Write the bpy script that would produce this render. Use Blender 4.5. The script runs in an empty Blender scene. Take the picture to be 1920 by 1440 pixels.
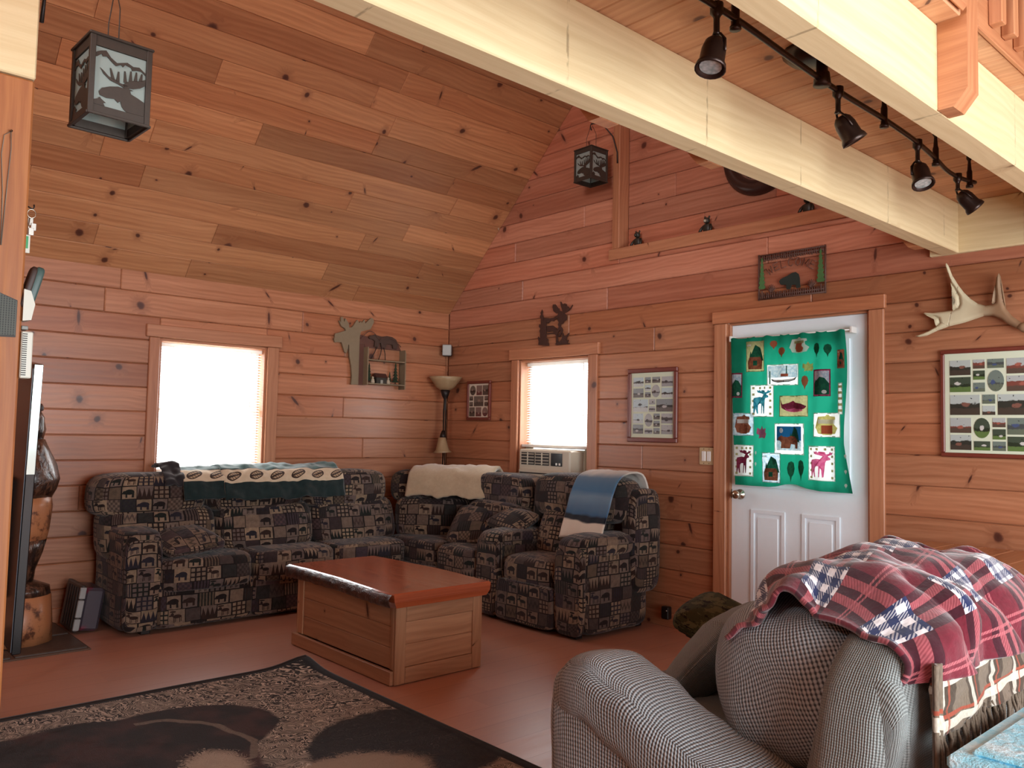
import bpy, bmesh, math, random
from mathutils import Vector, Matrix, noise as mnoise

C = bpy.context.scene.collection
SC = bpy.context.scene
PI = math.pi

# ------------------------------------------------------------------ camera, world, light, exposure
cam_d = bpy.data.cameras.new('camera')
cam_d.sensor_width = 36.0
cam_d.lens = 36.0 * 1545.24 / 1920.0
cam_d.clip_start = 0.05
cam = bpy.data.objects.new('camera', cam_d)
C.objects.link(cam)
def camera_matrix(yaw, pitch, roll, loc):
    f = Vector((math.sin(yaw)*math.cos(pitch), math.cos(yaw)*math.cos(pitch), math.sin(pitch)))
    r = Vector((math.cos(yaw), -math.sin(yaw), 0.0))
    u = r.cross(f)
    r2 = math.cos(roll)*r + math.sin(roll)*u
    u2 = -math.sin(roll)*r + math.cos(roll)*u
    m = Matrix((r2, u2, -f)).transposed().to_4x4()
    m.translation = Vector(loc)
    return m
cam.matrix_world = camera_matrix(math.radians(-47.838), math.radians(3.3129), math.radians(1.1668), (6.08, -4.70, 1.32))
SC.camera = cam

SC.view_settings.view_transform = 'Standard'
SC.view_settings.look = 'None'
SC.view_settings.gamma = 1.0
SC.view_settings.use_curve_mapping = False
SC.view_settings.exposure = 0.0
SC.cycles.use_denoising = True
SC.cycles.max_bounces = 8
SC.cycles.diffuse_bounces = 5
SC.cycles.sample_clamp_indirect = 6.0
SC.cycles.caustics_reflective = False
SC.cycles.caustics_refractive = False

w = bpy.data.worlds.new('overcast_sky')
SC.world = w
w.use_nodes = True
wn = w.node_tree
wn.nodes['Background'].inputs['Color'].default_value = (0.93, 0.97, 1.0, 1)
wn.nodes['Background'].inputs['Strength'].default_value = 3.2

def area(name, loc, rot, sx, sy, power, col=(1, 1, 1)):
    l = bpy.data.lights.new(name, 'AREA')
    l.shape = 'RECTANGLE'; l.size = sx; l.size_y = sy
    l.energy = power; l.color = col
    o = bpy.data.objects.new(name, l); C.objects.link(o)
    o.location = loc; o.rotation_euler = rot
    return o
H = PI/2
# daylight standing in the window openings of the house (two in view, the others out of view, the gable one added as fill)
area('daylight_window_left', (-0.16, -2.21, 1.45), (0, -H, 0), 0.95, 0.80, 26, (0.97, 0.99, 1.0))
area('daylight_window_back', (1.38, 0.16, 1.56), (-H, 0, 0), 0.76, 0.70, 15, (0.97, 0.99, 1.0))
area('daylight_patio_door', (7.92, -2.9, 1.3), (0, H, 0), 2.0, 3.6, 205, (0.90, 0.96, 1.0))
area('unseen_gable_fill', (6.6, -8.92, 3.75), (H, 0, 0), 2.0, 1.8, 340, (0.95, 0.97, 1.0))  # unseen window lamp, added to brighten the upper gable and loft
# ------------------------------------------------------------------ node-expression helpers
class E:
    """a node socket that can be written in arithmetic"""
    def __init__(s, m, k): s.m, s.k = m, k
    def __add__(s, o): return s.m.math('ADD', s, o)
    def __radd__(s, o): return s.m.math('ADD', o, s)
    def __sub__(s, o): return s.m.math('SUBTRACT', s, o)
    def __rsub__(s, o): return s.m.math('SUBTRACT', o, s)
    def __mul__(s, o): return s.m.math('MULTIPLY', s, o)
    def __rmul__(s, o): return s.m.math('MULTIPLY', o, s)
    def __truediv__(s, o): return s.m.math('DIVIDE', s, o)
    def __rtruediv__(s, o): return s.m.math('DIVIDE', o, s)
    def __neg__(s): return s.m.math('MULTIPLY', s, -1.0)
    def __gt__(s, o): return s.m.math('GREATER_THAN', s, o)
    def __lt__(s, o): return s.m.math('LESS_THAN', s, o)

def srgb(r, g, b):
    f = lambda c: (c/255/12.92) if c/255 <= 0.04045 else ((c/255+0.055)/1.055)**2.4
    return (f(r), f(g), f(b), 1.0)

class Mat:
    def __init__(s, name):
        s.mat = bpy.data.materials.new(name); s.mat.use_nodes = True
        s.nt = s.mat.node_tree; s.nt.nodes.clear()
        s.out = s.nt.nodes.new('ShaderNodeOutputMaterial')
    def n(s, t): return s.nt.nodes.new(t)
    def put(s, sock, v):
        if isinstance(v, E): s.nt.links.new(v.k, sock)
        elif v is not None: sock.default_value = v
    def math(s, op, a, b=None, c=None, clamp=False):
        n = s.n('ShaderNodeMath'); n.operation = op; n.use_clamp = clamp
        for i, v in enumerate((a, b, c)):
            if v is not None: s.put(n.inputs[i], v)
        return E(s, n.outputs[0])
    def floor(s, a): return s.math('FLOOR', a)
    def fract(s, a): return s.math('FRACT', a)
    def abs(s, a): return s.math('ABSOLUTE', a)
    def sin(s, a): return s.math('SINE', a)
    def sqrt(s, a): return s.math('SQRT', a)
    def mx(s, a, b): return s.math('MAXIMUM', a, b)
    def mn(s, a, b): return s.math('MINIMUM', a, b)
    def step(s, x, a, b):            # smooth 0..1 from a to b
        n = s.n('ShaderNodeMapRange'); n.interpolation_type = 'SMOOTHSTEP'
        s.put(n.inputs[0], x); s.put(n.inputs[1], a); s.put(n.inputs[2], b)
        n.inputs[3].default_value = 0; n.inputs[4].default_value = 1
        return E(s, n.outputs[0])
    def lin(s, x, a, b, c, d):
        n = s.n('ShaderNodeMapRange')
        s.put(n.inputs[0], x)
        for i, v in enumerate((a, b, c, d)): s.put(n.inputs[1+i], v)
        return E(s, n.outputs[0])
    def comb(s, x, y, z=0.0):
        n = s.n('ShaderNodeCombineXYZ')
        for i, v in enumerate((x, y, z)): s.put(n.inputs[i], v)
        return E(s, n.outputs[0])
    def sep(s, v):
        n = s.n('ShaderNodeSeparateXYZ'); s.put(n.inputs[0], v)
        return [E(s, o) for o in n.outputs]
    def uv(s):
        n = s.n('ShaderNodeUVMap'); n.uv_map = 'uv'
        return s.sep(E(s, n.outputs[0]))[:2]
    def obj(s):
        n = s.n('ShaderNodeTexCoord'); return E(s, n.outputs['Object'])
    def rand(s):
        n = s.n('ShaderNodeObjectInfo'); return E(s, n.outputs['Random'])
    def noise(s, vec, scale=1.0, detail=2.0, rough=0.5, dist=0.0, dim='3D'):
        n = s.n('ShaderNodeTexNoise'); n.noise_dimensions = dim
        s.put(n.inputs['Vector'], vec); s.put(n.inputs['Scale'], scale)
        n.inputs['Detail'].default_value = detail; n.inputs['Roughness'].default_value = rough
        n.inputs['Distortion'].default_value = dist
        return E(s, n.outputs[0])
    def vor(s, vec, scale=1.0, feature='F1', dim='2D', rnd=1.0):
        n = s.n('ShaderNodeTexVoronoi'); n.voronoi_dimensions = dim; n.feature = feature
        s.put(n.inputs['Vector'], vec); n.inputs['Scale'].default_value = scale
        n.inputs['Randomness'].default_value = rnd
        return n
    def white(s, x, y=0.0, z=0.0):
        n = s.n('ShaderNodeTexWhiteNoise'); n.noise_dimensions = '3D'
        s.put(n.inputs['Vector'], s.comb(x, y, z))
        return E(s, n.outputs['Value']), s.sep(E(s, n.outputs['Color']))
    def mix(s, f, a, b, mode='MIX'):
        n = s.n('ShaderNodeMix'); n.data_type = 'RGBA'; n.blend_type = mode
        s.put(n.inputs[0], f); s.put(n.inputs[6], a); s.put(n.inputs[7], b)
        return E(s, n.outputs[2])
    def ramp(s, f, stops, interp='LINEAR'):
        n = s.n('ShaderNodeValToRGB'); n.color_ramp.interpolation = interp
        e = n.color_ramp.elements
        while len(e) < len(stops): e.new(0.5)
        for el, (p, c) in zip(e, stops): el.position = p; el.color = c
        s.put(n.inputs[0], f)
        return E(s, n.outputs[0])
    def bright(s, col, k):
        n = s.n('ShaderNodeVectorMath'); n.operation = 'SCALE'
        s.put(n.inputs[0], col); s.put(n.inputs['Scale'], k)
        return E(s, n.outputs[0])
    def bump(s, h, strength=0.3, dist=0.01):
        n = s.n('ShaderNodeBump'); s.put(n.inputs['Height'], h)
        n.inputs['Strength'].default_value = strength; n.inputs['Distance'].default_value = dist
        return E(s, n.outputs[0])
    def surface(s, col, rough=0.6, metal=0.0, normal=None, spec=0.5, sheen=0.0, coat=0.0, trans=0.0, alpha=None, emit=None, estr=0.0):
        n = s.n('ShaderNodeBsdfPrincipled')
        s.put(n.inputs['Base Color'], col); s.put(n.inputs['Roughness'], rough)
        s.put(n.inputs['Metallic'], metal); s.put(n.inputs['Specular IOR Level'], spec)
        if normal is not None: s.put(n.inputs['Normal'], normal)
        if sheen: n.inputs['Sheen Weight'].default_value = sheen
        if coat: n.inputs['Coat Weight'].default_value = coat; n.inputs['Coat Roughness'].default_value = 0.2
        if trans: n.inputs['Transmission Weight'].default_value = trans
        if alpha is not None: s.put(n.inputs['Alpha'], alpha)
        if emit is not None: s.put(n.inputs['Emission Color'], emit); n.inputs['Emission Strength'].default_value = estr
        s.nt.links.new(n.outputs[0], s.out.inputs[0])
        s.bsdf = n
        return s.mat
    def translucent(s, col, amount):
        """let light through: mixes a translucent lobe into the surface"""
        t = s.n('ShaderNodeBsdfTranslucent'); s.put(t.inputs[0], col)
        m = s.n('ShaderNodeMixShader'); m.inputs[0].default_value = amount
        s.nt.links.new(s.bsdf.outputs[0], m.inputs[1]); s.nt.links.new(t.outputs[0], m.inputs[2])
        s.nt.links.new(m.outputs[0], s.out.inputs[0])
        return s.mat

def plain(name, rgb, rough=0.6, metal=0.0, var=0.06, scale=30, spec=0.5, **kw):
    """a plain surface with faint mottling"""
    m = Mat(name); c = srgb(*rgb)
    f = m.noise(m.obj(), scale, 3)
    a = tuple(x*(1-var) for x in c[:3])+(1,); b = tuple(min(1, x*(1+var)) for x in c[:3])+(1,)
    return m.surface(m.mix(f, a, b), rough, metal, spec=spec, **kw)

def wood(name, light, dark, knotc, rough=0.42, knots=1.0, spread=0.3, redshift=None, grain=1.0, coat=0.0, ku=1.7, kv=4.6, kr=1.0, spec=0.5, streak=0.0):
    m = Mat(name)
    u, v = m.uv(); r = m.rand()
    r1, (ra, rb, rc) = m.white(r, 3.7)
    u = u + r*61.0; v = v + ra*23.0
    # knots: one candidate per cell, measured in metres
    wv = m.noise(m.comb(u*1.2, v*2.0, r*9.0), 1.0, 2)
    n = m.vor(m.comb(u*ku, v*kv), 1.0, 'F1', '2D', 0.85)
    px, py, _ = m.sep(E(m, n.outputs['Position']))
    cr, cg, cb = m.sep(E(m, n.outputs['Color']))
    dx = (u*ku - px)/ku; dy = (v*kv - py)/kv
    fine = m.noise(m.comb(u*40.0, v*40.0), 1.0, 2)
    # round knots, and spike knots: long streaks lying slantwise across the board
    spike = cb > 0.62
    th = (cb-0.81)*5.0
    ct = m.math('COSINE', th); st = m.sin(th)
    ax = dx*ct+dy*st; ay = dy*ct-dx*st
    d = m.sqrt(ax*ax*(0.8+spike*5.0) + ay*ay*(1.15-spike*0.9)) * (0.75+fine*0.5)
    rad = (0.006+0.022*cr*cr)*kr*(cg > (1.0-0.78*knots))
    kn = 1.0 - m.step(d, rad*0.6, rad*1.15+0.0008)
    halo = (1.0 - m.step(d, rad, rad*3.2+0.001))*(rad > 0.001)
    # grain bends round the knots
    vb = v + dy*halo*0.9 + (wv-0.5)*0.05
    g1 = m.noise(m.comb(u*1.1, vb*34.0, r*5.0), 1.0, 3, 0.6)
    ring = m.sin(vb*190.0*grain + wv*26.0 + g1*5.0)*0.5+0.5
    g2 = m.noise(m.comb(u*9.0, vb*210.0), 1.0, 2)
    tone = g1*0.66 + ring*0.10 + g2*0.24
    col = m.mix(m.step(tone, 0.28, 0.75), dark, light)
    big = m.noise(m.comb(u*0.7, v*5.0, r*3.0), 1.0, 2)
    if redshift: col = m.mix(m.step(rb*0.55+big*0.6, 0.42, 0.95), col, m.mix(1.0, col, redshift, 'MULTIPLY'))
    col = m.bright(col, m.lin(r1, 0.0, 1.0, 1.0-spread, 1.0+spread*0.55))
    col = m.mix(halo*0.55, col, m.mix(0.6, knotc, dark))
    col = m.mix(kn*0.93, col, m.mix(m.step(d, 0.0, rad*0.9), tuple(c*0.6 for c in knotc[:3])+(1,), knotc))
    if streak:      # water stains running down across the face
        su = m.noise(m.comb(u*2.3, 3.0, r*4.0), 1.0, 3)
        s2 = m.abs(m.fract(u*1.45+su*0.8)-0.5)
        dr = (1.0-m.step(s2, 0.004, 0.013))*m.step(m.noise(m.comb(u*30.0, v*9.0), 1.0, 3, 0.7), 0.44, 0.6)
        col = m.mix(dr*0.55*streak, col, srgb(112, 92, 64))
    bmp = m.bump(tone*0.6 - kn*0.2, 0.12, 0.004)
    return m.surface(col, m.lin(g1, 0.2, 0.8, rough-0.06, rough+0.1), normal=bmp, coat=coat, spec=spec)

PINE = wood('amber_pine', srgb(190, 132, 97), srgb(160, 104, 73), srgb(78, 40, 31), rough=0.33, redshift=(0.86, 0.72, 0.64, 1), spread=0.20, kr=1.2, ku=2.0)
PINE_CEIL = wood('ceiling_pine', srgb(206, 149, 104), srgb(174, 117, 78), srgb(80, 40, 30), rough=0.45, redshift=(0.80, 0.66, 0.60, 1), spread=0.32, ku=1.5, kv=4.2, kr=1.2)
PINE_RED = wood('gable_pine', srgb(204, 142, 114), srgb(174, 112, 86), srgb(86, 42, 34), rough=0.42, redshift=(0.84, 0.66, 0.60, 1), spread=0.26)
TRIM = wood('trim_pine', srgb(196, 138, 102), srgb(170, 112, 80), srgb(84, 40, 30), rough=0.38, knots=0.35, spread=0.12, redshift=(0.9, 0.78, 0.7, 1))
BEAM = wood('pale_beam_pine', srgb(228, 208, 166), srgb(214, 190, 146), srgb(150, 116, 84), rough=0.6, knots=0.5, spread=0.08, ku=1.1, kv=3.0, kr=1.4, spec=0.3, streak=1.0)
DECK = wood('deck_pine', srgb(210, 164, 126), srgb(186, 136, 100), srgb(96, 52, 40), rough=0.5, spread=0.16, redshift=(0.92, 0.82, 0.76, 1))
CHEST = wood('chest_pine', srgb(192, 146, 110), srgb(166, 120, 88), srgb(84, 44, 30), rough=0.45, knots=0.5, spread=0.1)
SLAB = wood('varnished_slab', srgb(188, 98, 58), srgb(142, 64, 38), srgb(70, 26, 18), rough=0.16, knots=0.4, spread=0.02, coat=0.6)
POST = wood('post_wood', srgb(178, 114, 64), srgb(148, 86, 46), srgb(110, 56, 34), rough=0.55, knots=0.4, spread=0.08)
TABLE = wood('table_pine', srgb(190, 134, 92), srgb(166, 110, 74), srgb(96, 54, 38), rough=0.30, knots=0.2, spread=0.1)

# ------------------------------------------------------------------ fabrics
def lodge_fabric(name='lodge_print_fabric', k=1.0):
    """cabin-print upholstery: a patchwork of framed panels, animals, trees, checks and zigzags"""
    m = Mat(name); u, v = m.uv(); r = m.rand()
    u = u + r*7.3; v = v + m.floor(r*11.0)*0.37
    wob = m.noise(m.comb(u*14.0, v*14.0), 1.0, 2)
    u = u + (wob-0.5)*0.006; v = v + (m.noise(m.comb(v*15.0, u*13.0, 4.0), 1.0, 2)-0.5)*0.006
    CH, CW = 0.088, 0.105
    row = m.floor(v/CH); a = m.fract(v/CH)
    ro, _ = m.white(row, 0.5)
    uu = u/CW + ro*3.7; col = m.floor(uu); b = m.fract(uu)
    t, (c1, c2, c3) = m.white(row, col, 1.0)
    t2, (d1, d2, d3) = m.white(col, row, 7.0)
    pal = [(88, 72, 66), (56, 44, 44), (112, 94, 82), (46, 44, 42), (80, 62, 62), (124, 104, 88), (64, 52, 58), (94, 78, 64), (42, 32, 32), (74, 62, 58)]
    ground = m.ramp(c1, [(i/len(pal), srgb(*p)) for i, p in enumerate(pal)], 'CONSTANT')
    dark = m.ramp(c2, [(0, srgb(34, 26, 25)), (0.35, srgb(50, 34, 28)), (0.6, srgb(28, 32, 28)), (0.8, srgb(40, 36, 44))], 'CONSTANT')
    pale = m.ramp(c3, [(0, srgb(148, 126, 106)), (0.4, srgb(116, 100, 92)), (0.75, srgb(160, 136, 110))], 'CONSTANT')
    flip = m.math('SUBTRACT', 1.0, b)
    bx = b + (d1 > 0.5)*(flip-b)
    def ell(cx, cy, rx, ry):
        x = (bx-cx)/rx; y = (a-cy)/ry
        return (x*x+y*y) < 1.0
    def rect(x0, x1, y0, y1):
        return (bx > x0)*(bx < x1)*(a > y0)*(a < y1)
    # bear: body, rump, head, snout, four legs
    bear = m.mx(m.mx(ell(0.52, 0.56, 0.30, 0.20), ell(0.22, 0.52, 0.13, 0.13)), m.mx(ell(0.11, 0.46, 0.08, 0.06), m.mx(rect(0.27, 0.38, 0.14, 0.55), rect(0.66, 0.80, 0.14, 0.55))))
    # moose: body, neck, antlers, thin legs
    moose = m.mx(m.mx(ell(0.55, 0.52, 0.27, 0.13), ell(0.24, 0.66, 0.10, 0.13)), m.mx(m.mx(ell(0.12, 0.58, 0.08, 0.05), ell(0.27, 0.86, 0.20, 0.06)), m.mx(m.mx(rect(0.32, 0.37, 0.1, 0.5), rect(0.42, 0.46, 0.14, 0.5)), m.mx(rect(0.68, 0.73, 0.1, 0.5), rect(0.77, 0.81, 0.14, 0.5)))))
    # trees: sharp zigzag skyline
    tz = m.abs(m.fract(b*3.5)-0.5)*2.0
    trees = a < (0.88 - tz*(0.55+0.25*d2))
    # window: three by three lattice in a dark frame
    lat = m.mx(m.abs(m.fract(b*3.0)-0.5) > 0.34, m.abs(m.fract(a*3.0)-0.5) > 0.34)
    # checker dots
    chk = m.math('COMPARE', m.math('MODULO', m.floor(b*6.0)+m.floor(a*5.0), 2.0), 1.0, 0.1)
    zig = m.abs(a - 0.5 - (m.abs(m.fract(b*3.0)-0.5)-0.25)*0.8) < 0.14
    strp = m.fract(b*5.0) < 0.45
    kind = t2
    def pick(lo, hi): return (kind > lo)*(kind < hi)
    light_ground = m.mix(pick(0.0, 0.62), ground, pale)
    mask = bear*pick(0.0, 0.2) + moose*pick(0.2, 0.38) + trees*pick(0.38, 0.5) + lat*pick(0.5, 0.62) + chk*pick(0.62, 0.74) + zig*pick(0.74, 0.82) + strp*pick(0.82, 0.88)
    c = m.mix(mask, m.mix(pick(0.0, 0.62), ground, m.mix(0.35, pale, ground)), m.mix(pick(0.62, 0.82), dark, m.mix(0.4, dark, ground)))
    edge = m.mx(m.mx(b < 0.06, b > 0.95), m.mx(a < 0.05, a > 0.96))*(d3 > 0.35)
    c = m.mix(edge, c, srgb(30, 24, 23))
    weave = m.noise(m.comb(u*420.0, v*420.0), 1.0, 1)
    blot = m.noise(m.comb(u*34.0, v*34.0), 1.0, 3, 0.65)
    c = m.bright(c, (m.lin(weave, 0.3, 0.7, 0.78, 1.15))*(m.lin(blot, 0.3, 0.7, 0.72, 1.18))*k)
    return m.surface(c, 0.9, normal=m.bump(weave+blot*0.5, 0.25, 0.003), spec=0.2, sheen=0.15)
LODGE = lodge_fabric(k=0.92)

def knit(name, c1, c2, cell=0.0075, rough=0.95):
    """chunky waffle weave"""
    m = Mat(name); u, v = m.uv()
    w_ = m.noise(m.comb(u*9.0, v*9.0), 1.0, 2)
    uu = u + (w_-0.5)*0.010; vv = v + (m.noise(m.comb(v*8.0, u*8.0, 3.0), 1.0, 2)-0.5)*0.010
    a = m.sin(uu*(2*PI/cell))*0.5+0.5; b = m.sin(vv*(2*PI/(cell*1.1)))*0.5+0.5
    h = m.math('POWER', a, 0.8)*0.62 + m.math('POWER', b, 0.8)*0.38
    n2 = m.noise(m.comb(u*260.0, v*260.0), 1.0, 2)
    big = m.noise(m.comb(u*3.0, v*3.0), 1.0, 2)
    f = h*0.72 + n2*0.30
    c = m.mix(m.step(f, 0.22, 0.80), c1, c2)
    c = m.bright(c, m.lin(big, 0.3, 0.7, 0.92, 1.07))
    return m.surface(c, rough, normal=m.bump(h+n2*0.4, 0.9, 0.004), spec=0.15, sheen=0.2)
KNIT = knit('grey_waffle_knit', srgb(66, 70, 74), srgb(182, 190, 194), 0.0105)
KNIT2 = knit('grey_plain_weave', srgb(96, 100, 98), srgb(152, 158, 156), 0.006)
# ------------------------------------------------------------------ mesh helpers
class MB:
    """collects shapes and links them as ONE mesh object"""
    def __init__(s): s.v, s.f, s.uv, s.sm = [], [], [], []
    def add(s, verts, faces, uvs, smooth=False, T=None):
        o = len(s.v)
        s.v += [tuple(T @ Vector(p)) if T else tuple(p) for p in verts]
        for f, u in zip(faces, uvs):
            s.f.append([o+i for i in f]); s.uv.append(u); s.sm.append(smooth)
    def boxproj(s, verts, faces, g):
        out = []
        for f in faces:
            p = [Vector(verts[i]) for i in f]
            nrm = Vector((0, 0, 0))
            for i in range(len(p)):
                a, b = p[i], p[(i+1) % len(p)]
                nrm += Vector(((a.y-b.y)*(a.z+b.z), (a.z-b.z)*(a.x+b.x), (a.x-b.x)*(a.y+b.y)))
            k = max(range(3), key=lambda i: abs(nrm[i]))
            if k == g:
                a, b = [i for i in range(3) if i != g]
                out.append([(q[a]*0.25, q[b]) for q in p])
            else:
                o = [i for i in range(3) if i not in (g, k)][0]
                out.append([(q[g], q[o]+q[k]*0.37) for q in p])
        return out
    def box(s, x0, x1, y0, y1, z0, z1, ch=0.003, g=None, T=None):
        if x0 > x1: x0, x1 = x1, x0
        if y0 > y1: y0, y1 = y1, y0
        if z0 > z1: z0, z1 = z1, z0
        L = (x1-x0, y1-y0, z1-z0)
        if g is None: g = max(range(3), key=lambda i: L[i])
        c = min(ch, min(L)*0.45)
        lo, hi = (x0, y0, z0), (x1, y1, z1)
        verts, idx = [], {}
        for sx in (0, 1):
            for sy in (0, 1):
                for sz in (0, 1):
                    sg = (sx, sy, sz)
                    for a in range(3):     # vertex lying on the face of axis a
                        p = []
                        for k in range(3):
                            e = hi[k] if sg[k] else lo[k]
                            p.append(e if k == a else e + (-c if sg[k] else c))
                        idx[sg, a] = len(verts); verts.append(tuple(p))
        faces = []
        def quad(q, out):
            p = [Vector(verts[i]) for i in q]
            nn = (p[1]-p[0]).cross(p[2]-p[0])
            faces.append(q if nn.dot(out) > 0 else q[::-1])
        for a in range(3):
            b, d = [(1, 2), (0, 2), (0, 1)][a]
            for sa in (0, 1):
                q = []
                for sb, sd in ((0, 0), (1, 0), (1, 1), (0, 1)):
                    sg = [0, 0, 0]; sg[a], sg[b], sg[d] = sa, sb, sd
                    q.append(idx[tuple(sg), a])
                o = Vector((0, 0, 0)); o[a] = 1 if sa else -1
                quad(q, o)
            # edges running along axis a
            for sb in (0, 1):
                for sd in (0, 1):
                    q = []
                    for sa, ax in ((0, b), (1, b), (1, d), (0, d)):
                        sg = [0, 0, 0]; sg[a], sg[b], sg[d] = sa, sb, sd
                        q.append(idx[tuple(sg), ax])
                    o = Vector((0, 0, 0)); o[b] = 1 if sb else -1; o[d] = 1 if sd else -1
                    quad(q, o)
        for sx in (0, 1):
            for sy in (0, 1):
                for sz in (0, 1):
                    sg = (sx, sy, sz)
                    quad([idx[sg, 0], idx[sg, 1], idx[sg, 2]], Vector([1 if k else -1 for k in sg]))
        s.add(verts, faces, s.boxproj(verts, faces, g), False, T)
        return s
    def prism(s, poly, d0, d1, plane='xz', T=None, ch=0.0):
        """extrude a 2D outline; plane xz extrudes along y, xy along z, yz along x"""
        n = len(poly)
        area2 = sum(poly[i][0]*poly[(i+1) % n][1]-poly[(i+1) % n][0]*poly[i][1] for i in range(n))
        if area2 < 0: poly = poly[::-1]
        def P(a, b, d):
            return (a, d, b) if plane == 'xz' else ((a, b, d) if plane == 'xy' else (d, a, b))
        va = [P(a, b, d0) for a, b in poly]; vb = [P(a, b, d1) for a, b in poly]
        verts = va+vb
        flip = (plane == 'xz') != (d1 < d0)
        f0 = list(range(n)); f1 = [n+i for i in range(n)]
        faces = [f0[::-1], f1] + [[i, (i+1) % n, n+(i+1) % n, n+i] for i in range(n)]
        if flip: faces = [f[::-1] for f in faces]
        uvs = []
        for f in faces:
            if len(f) == n and n != 4 or f in (faces[0], faces[1]):
                uvs.append([poly[i % n] for i in f])
            else:
                uvs.append([(poly[i % n][0]+poly[i % n][1], (d0 if i < n else d1)) for i in f])
        s.add(verts, faces, uvs, False, T)
        return s
    def tube(s, pts, r, n=8, closed=False, caps=True, T=None, smooth=True):
        P = [Vector(p) for p in pts]; m = len(P)
        R = r if isinstance(r, (list, tuple)) else [r]*m
        tans = []
        for i in range(m):
            a = P[(i-1) % m] if (closed or i > 0) else P[i]
            b = P[(i+1) % m] if (closed or i < m-1) else P[i]
            t = b-a
            tans.append(t.normalized() if t.length > 1e-9 else Vector((0, 0, 1)))
        up = Vector((0, 0, 1)) if abs(tans[0].z) < 0.9 else Vector((1, 0, 0))
        nn = (up - tans[0]*up.dot(tans[0])).normalized()
        verts, uvr, L = [], [], 0.0
        for i in range(m):
            if i: L += (P[i]-P[i-1]).length
            nn = (nn - tans[i]*nn.dot(tans[i]))
            nn = nn.normalized() if nn.length > 1e-6 else tans[i].orthogonal().normalized()
            bb = tans[i].cross(nn)
            for k in range(n):
                a = 2*PI*k/n
                verts.append(P[i] + (nn*math.cos(a)+bb*math.sin(a))*R[i])
            uvr.append(L)
        faces, uvs = [], []
        for i in range(m if closed else m-1):
            j = (i+1) % m
            for k in range(n):
                k2 = (k+1) % n
                faces.append([i*n+k, i*n+k2, j*n+k2, j*n+k])
                c = 2*PI*max(R)/n
                uvs.append([(uvr[i], k*c), (uvr[i], (k+1)*c), (uvr[j], (k+1)*c), (uvr[j], k*c)])
        if caps and not closed:
            faces.append(list(range(n))[::-1]); uvs.append([(0, 0)]*n)
            faces.append([(m-1)*n+k for k in range(n)]); uvs.append([(0, 0)]*n)
        s.add(verts, faces, uvs, smooth, T)
        return s
    def lathe(s, prof, n=20, T=None, smooth=True, caps=True):
        """profile [(radius, z)] turned about z"""
        verts = []
        for r, z in prof:
            for k in range(n):
                a = 2*PI*k/n
                verts.append((r*math.cos(a), r*math.sin(a), z))
        faces, uvs, L = [], [], 0.0
        for i in range(len(prof)-1):
            d = math.hypot(prof[i+1][0]-prof[i][0], prof[i+1][1]-prof[i][1])
            for k in range(n):
                k2 = (k+1) % n
                faces.append([i*n+k, i*n+k2, (i+1)*n+k2, (i+1)*n+k])
                c = 2*PI*max(prof[i][0], prof[i+1][0])/n
                uvs.append([(k*c, L), ((k+1)*c, L), ((k+1)*c, L+d), (k*c, L+d)])
            L += d
        if caps:
            if prof[0][0] > 1e-6: faces.append(list(range(n))[::-1]); uvs.append([verts[k][:2] for k in range(n)][::-1])
            if prof[-1][0] > 1e-6:
                b = (len(prof)-1)*n
                faces.append([b+k for k in range(n)]); uvs.append([verts[b+k][:2] for k in range(n)])
        s.add(verts, faces, uvs, smooth, T)
        return s
    def grid(s, fn, nu, nv, fuv, smooth=True, T=None, closed_u=False):
        verts = [fn(i/nu, j/nv) for j in range(nv+1) for i in range(nu+1)]
        faces, uvs = [], []
        for j in range(nv):
            for i in range(nu):
                a = j*(nu+1)+i
                faces.append([a, a+1, a+nu+2, a+nu+1])
                uvs.append([fuv(i/nu, j/nv), fuv((i+1)/nu, j/nv), fuv((i+1)/nu, (j+1)/nv), fuv(i/nu, (j+1)/nv)])
        s.add(verts, faces, uvs, smooth, T)
        return s
    def cushion(s, c, dims, k=6.0, n=10, T=None, fn=None, uo=(0, 0), kz=None):
        """rounded box: a cube sphered with exponent k and scaled to dims; fn(unit point, point) may bend it"""
        a, b, d = dims[0]/2, dims[1]/2, dims[2]/2
        H3 = (a, b, d)
        for ax in range(3):
            p, q = [(1, 2), (2, 0), (0, 1)][ax]
            for sg in (-1, 1):
                verts, raw = [], []
                for j in range(n+1):
                    for i in range(n+1):
                        t = [0, 0, 0]
                        si = math.sin((i/n-0.5)*PI*0.94)/math.sin(0.5*PI*0.94)
                        sj = math.sin((j/n-0.5)*PI*0.94)/math.sin(0.5*PI*0.94)
                        t[ax] = sg; t[p] = si; t[q] = sj
                        l = (abs(t[0])**k+abs(t[1])**k+abs(t[2])**k)**(1.0/k)
                        e = Vector((t[0]/l, t[1]/l, t[2]/l))
                        w_ = Vector((e.x*a, e.y*b, e.z*d))
                        if fn: w_ = Vector(fn(e, w_))
                        verts.append(Vector(c)+w_)
                        # unfolded metres: u runs horizontally, v upwards
                        if ax == 0: uv = (uo[0]+t[1]*b, uo[1]+t[2]*d)
                        elif ax == 1: uv = (uo[0]+t[0]*a+0.31, uo[1]+t[2]*d)
                        else: uv = (uo[0]+t[0]*a+0.13, uo[1]+d+t[1]*b)
                        raw.append(uv)
                faces, uvs = [], []
                for j in range(n):
                    for i in range(n):
                        o = j*(n+1)+i
                        f = [o, o+1, o+n+2, o+n+1]
                        if sg < 0: f = f[::-1]
                        faces.append(f); uvs.append([raw[x] for x in f])
                s.add(verts, faces, uvs, True, T)
        return s
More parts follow.
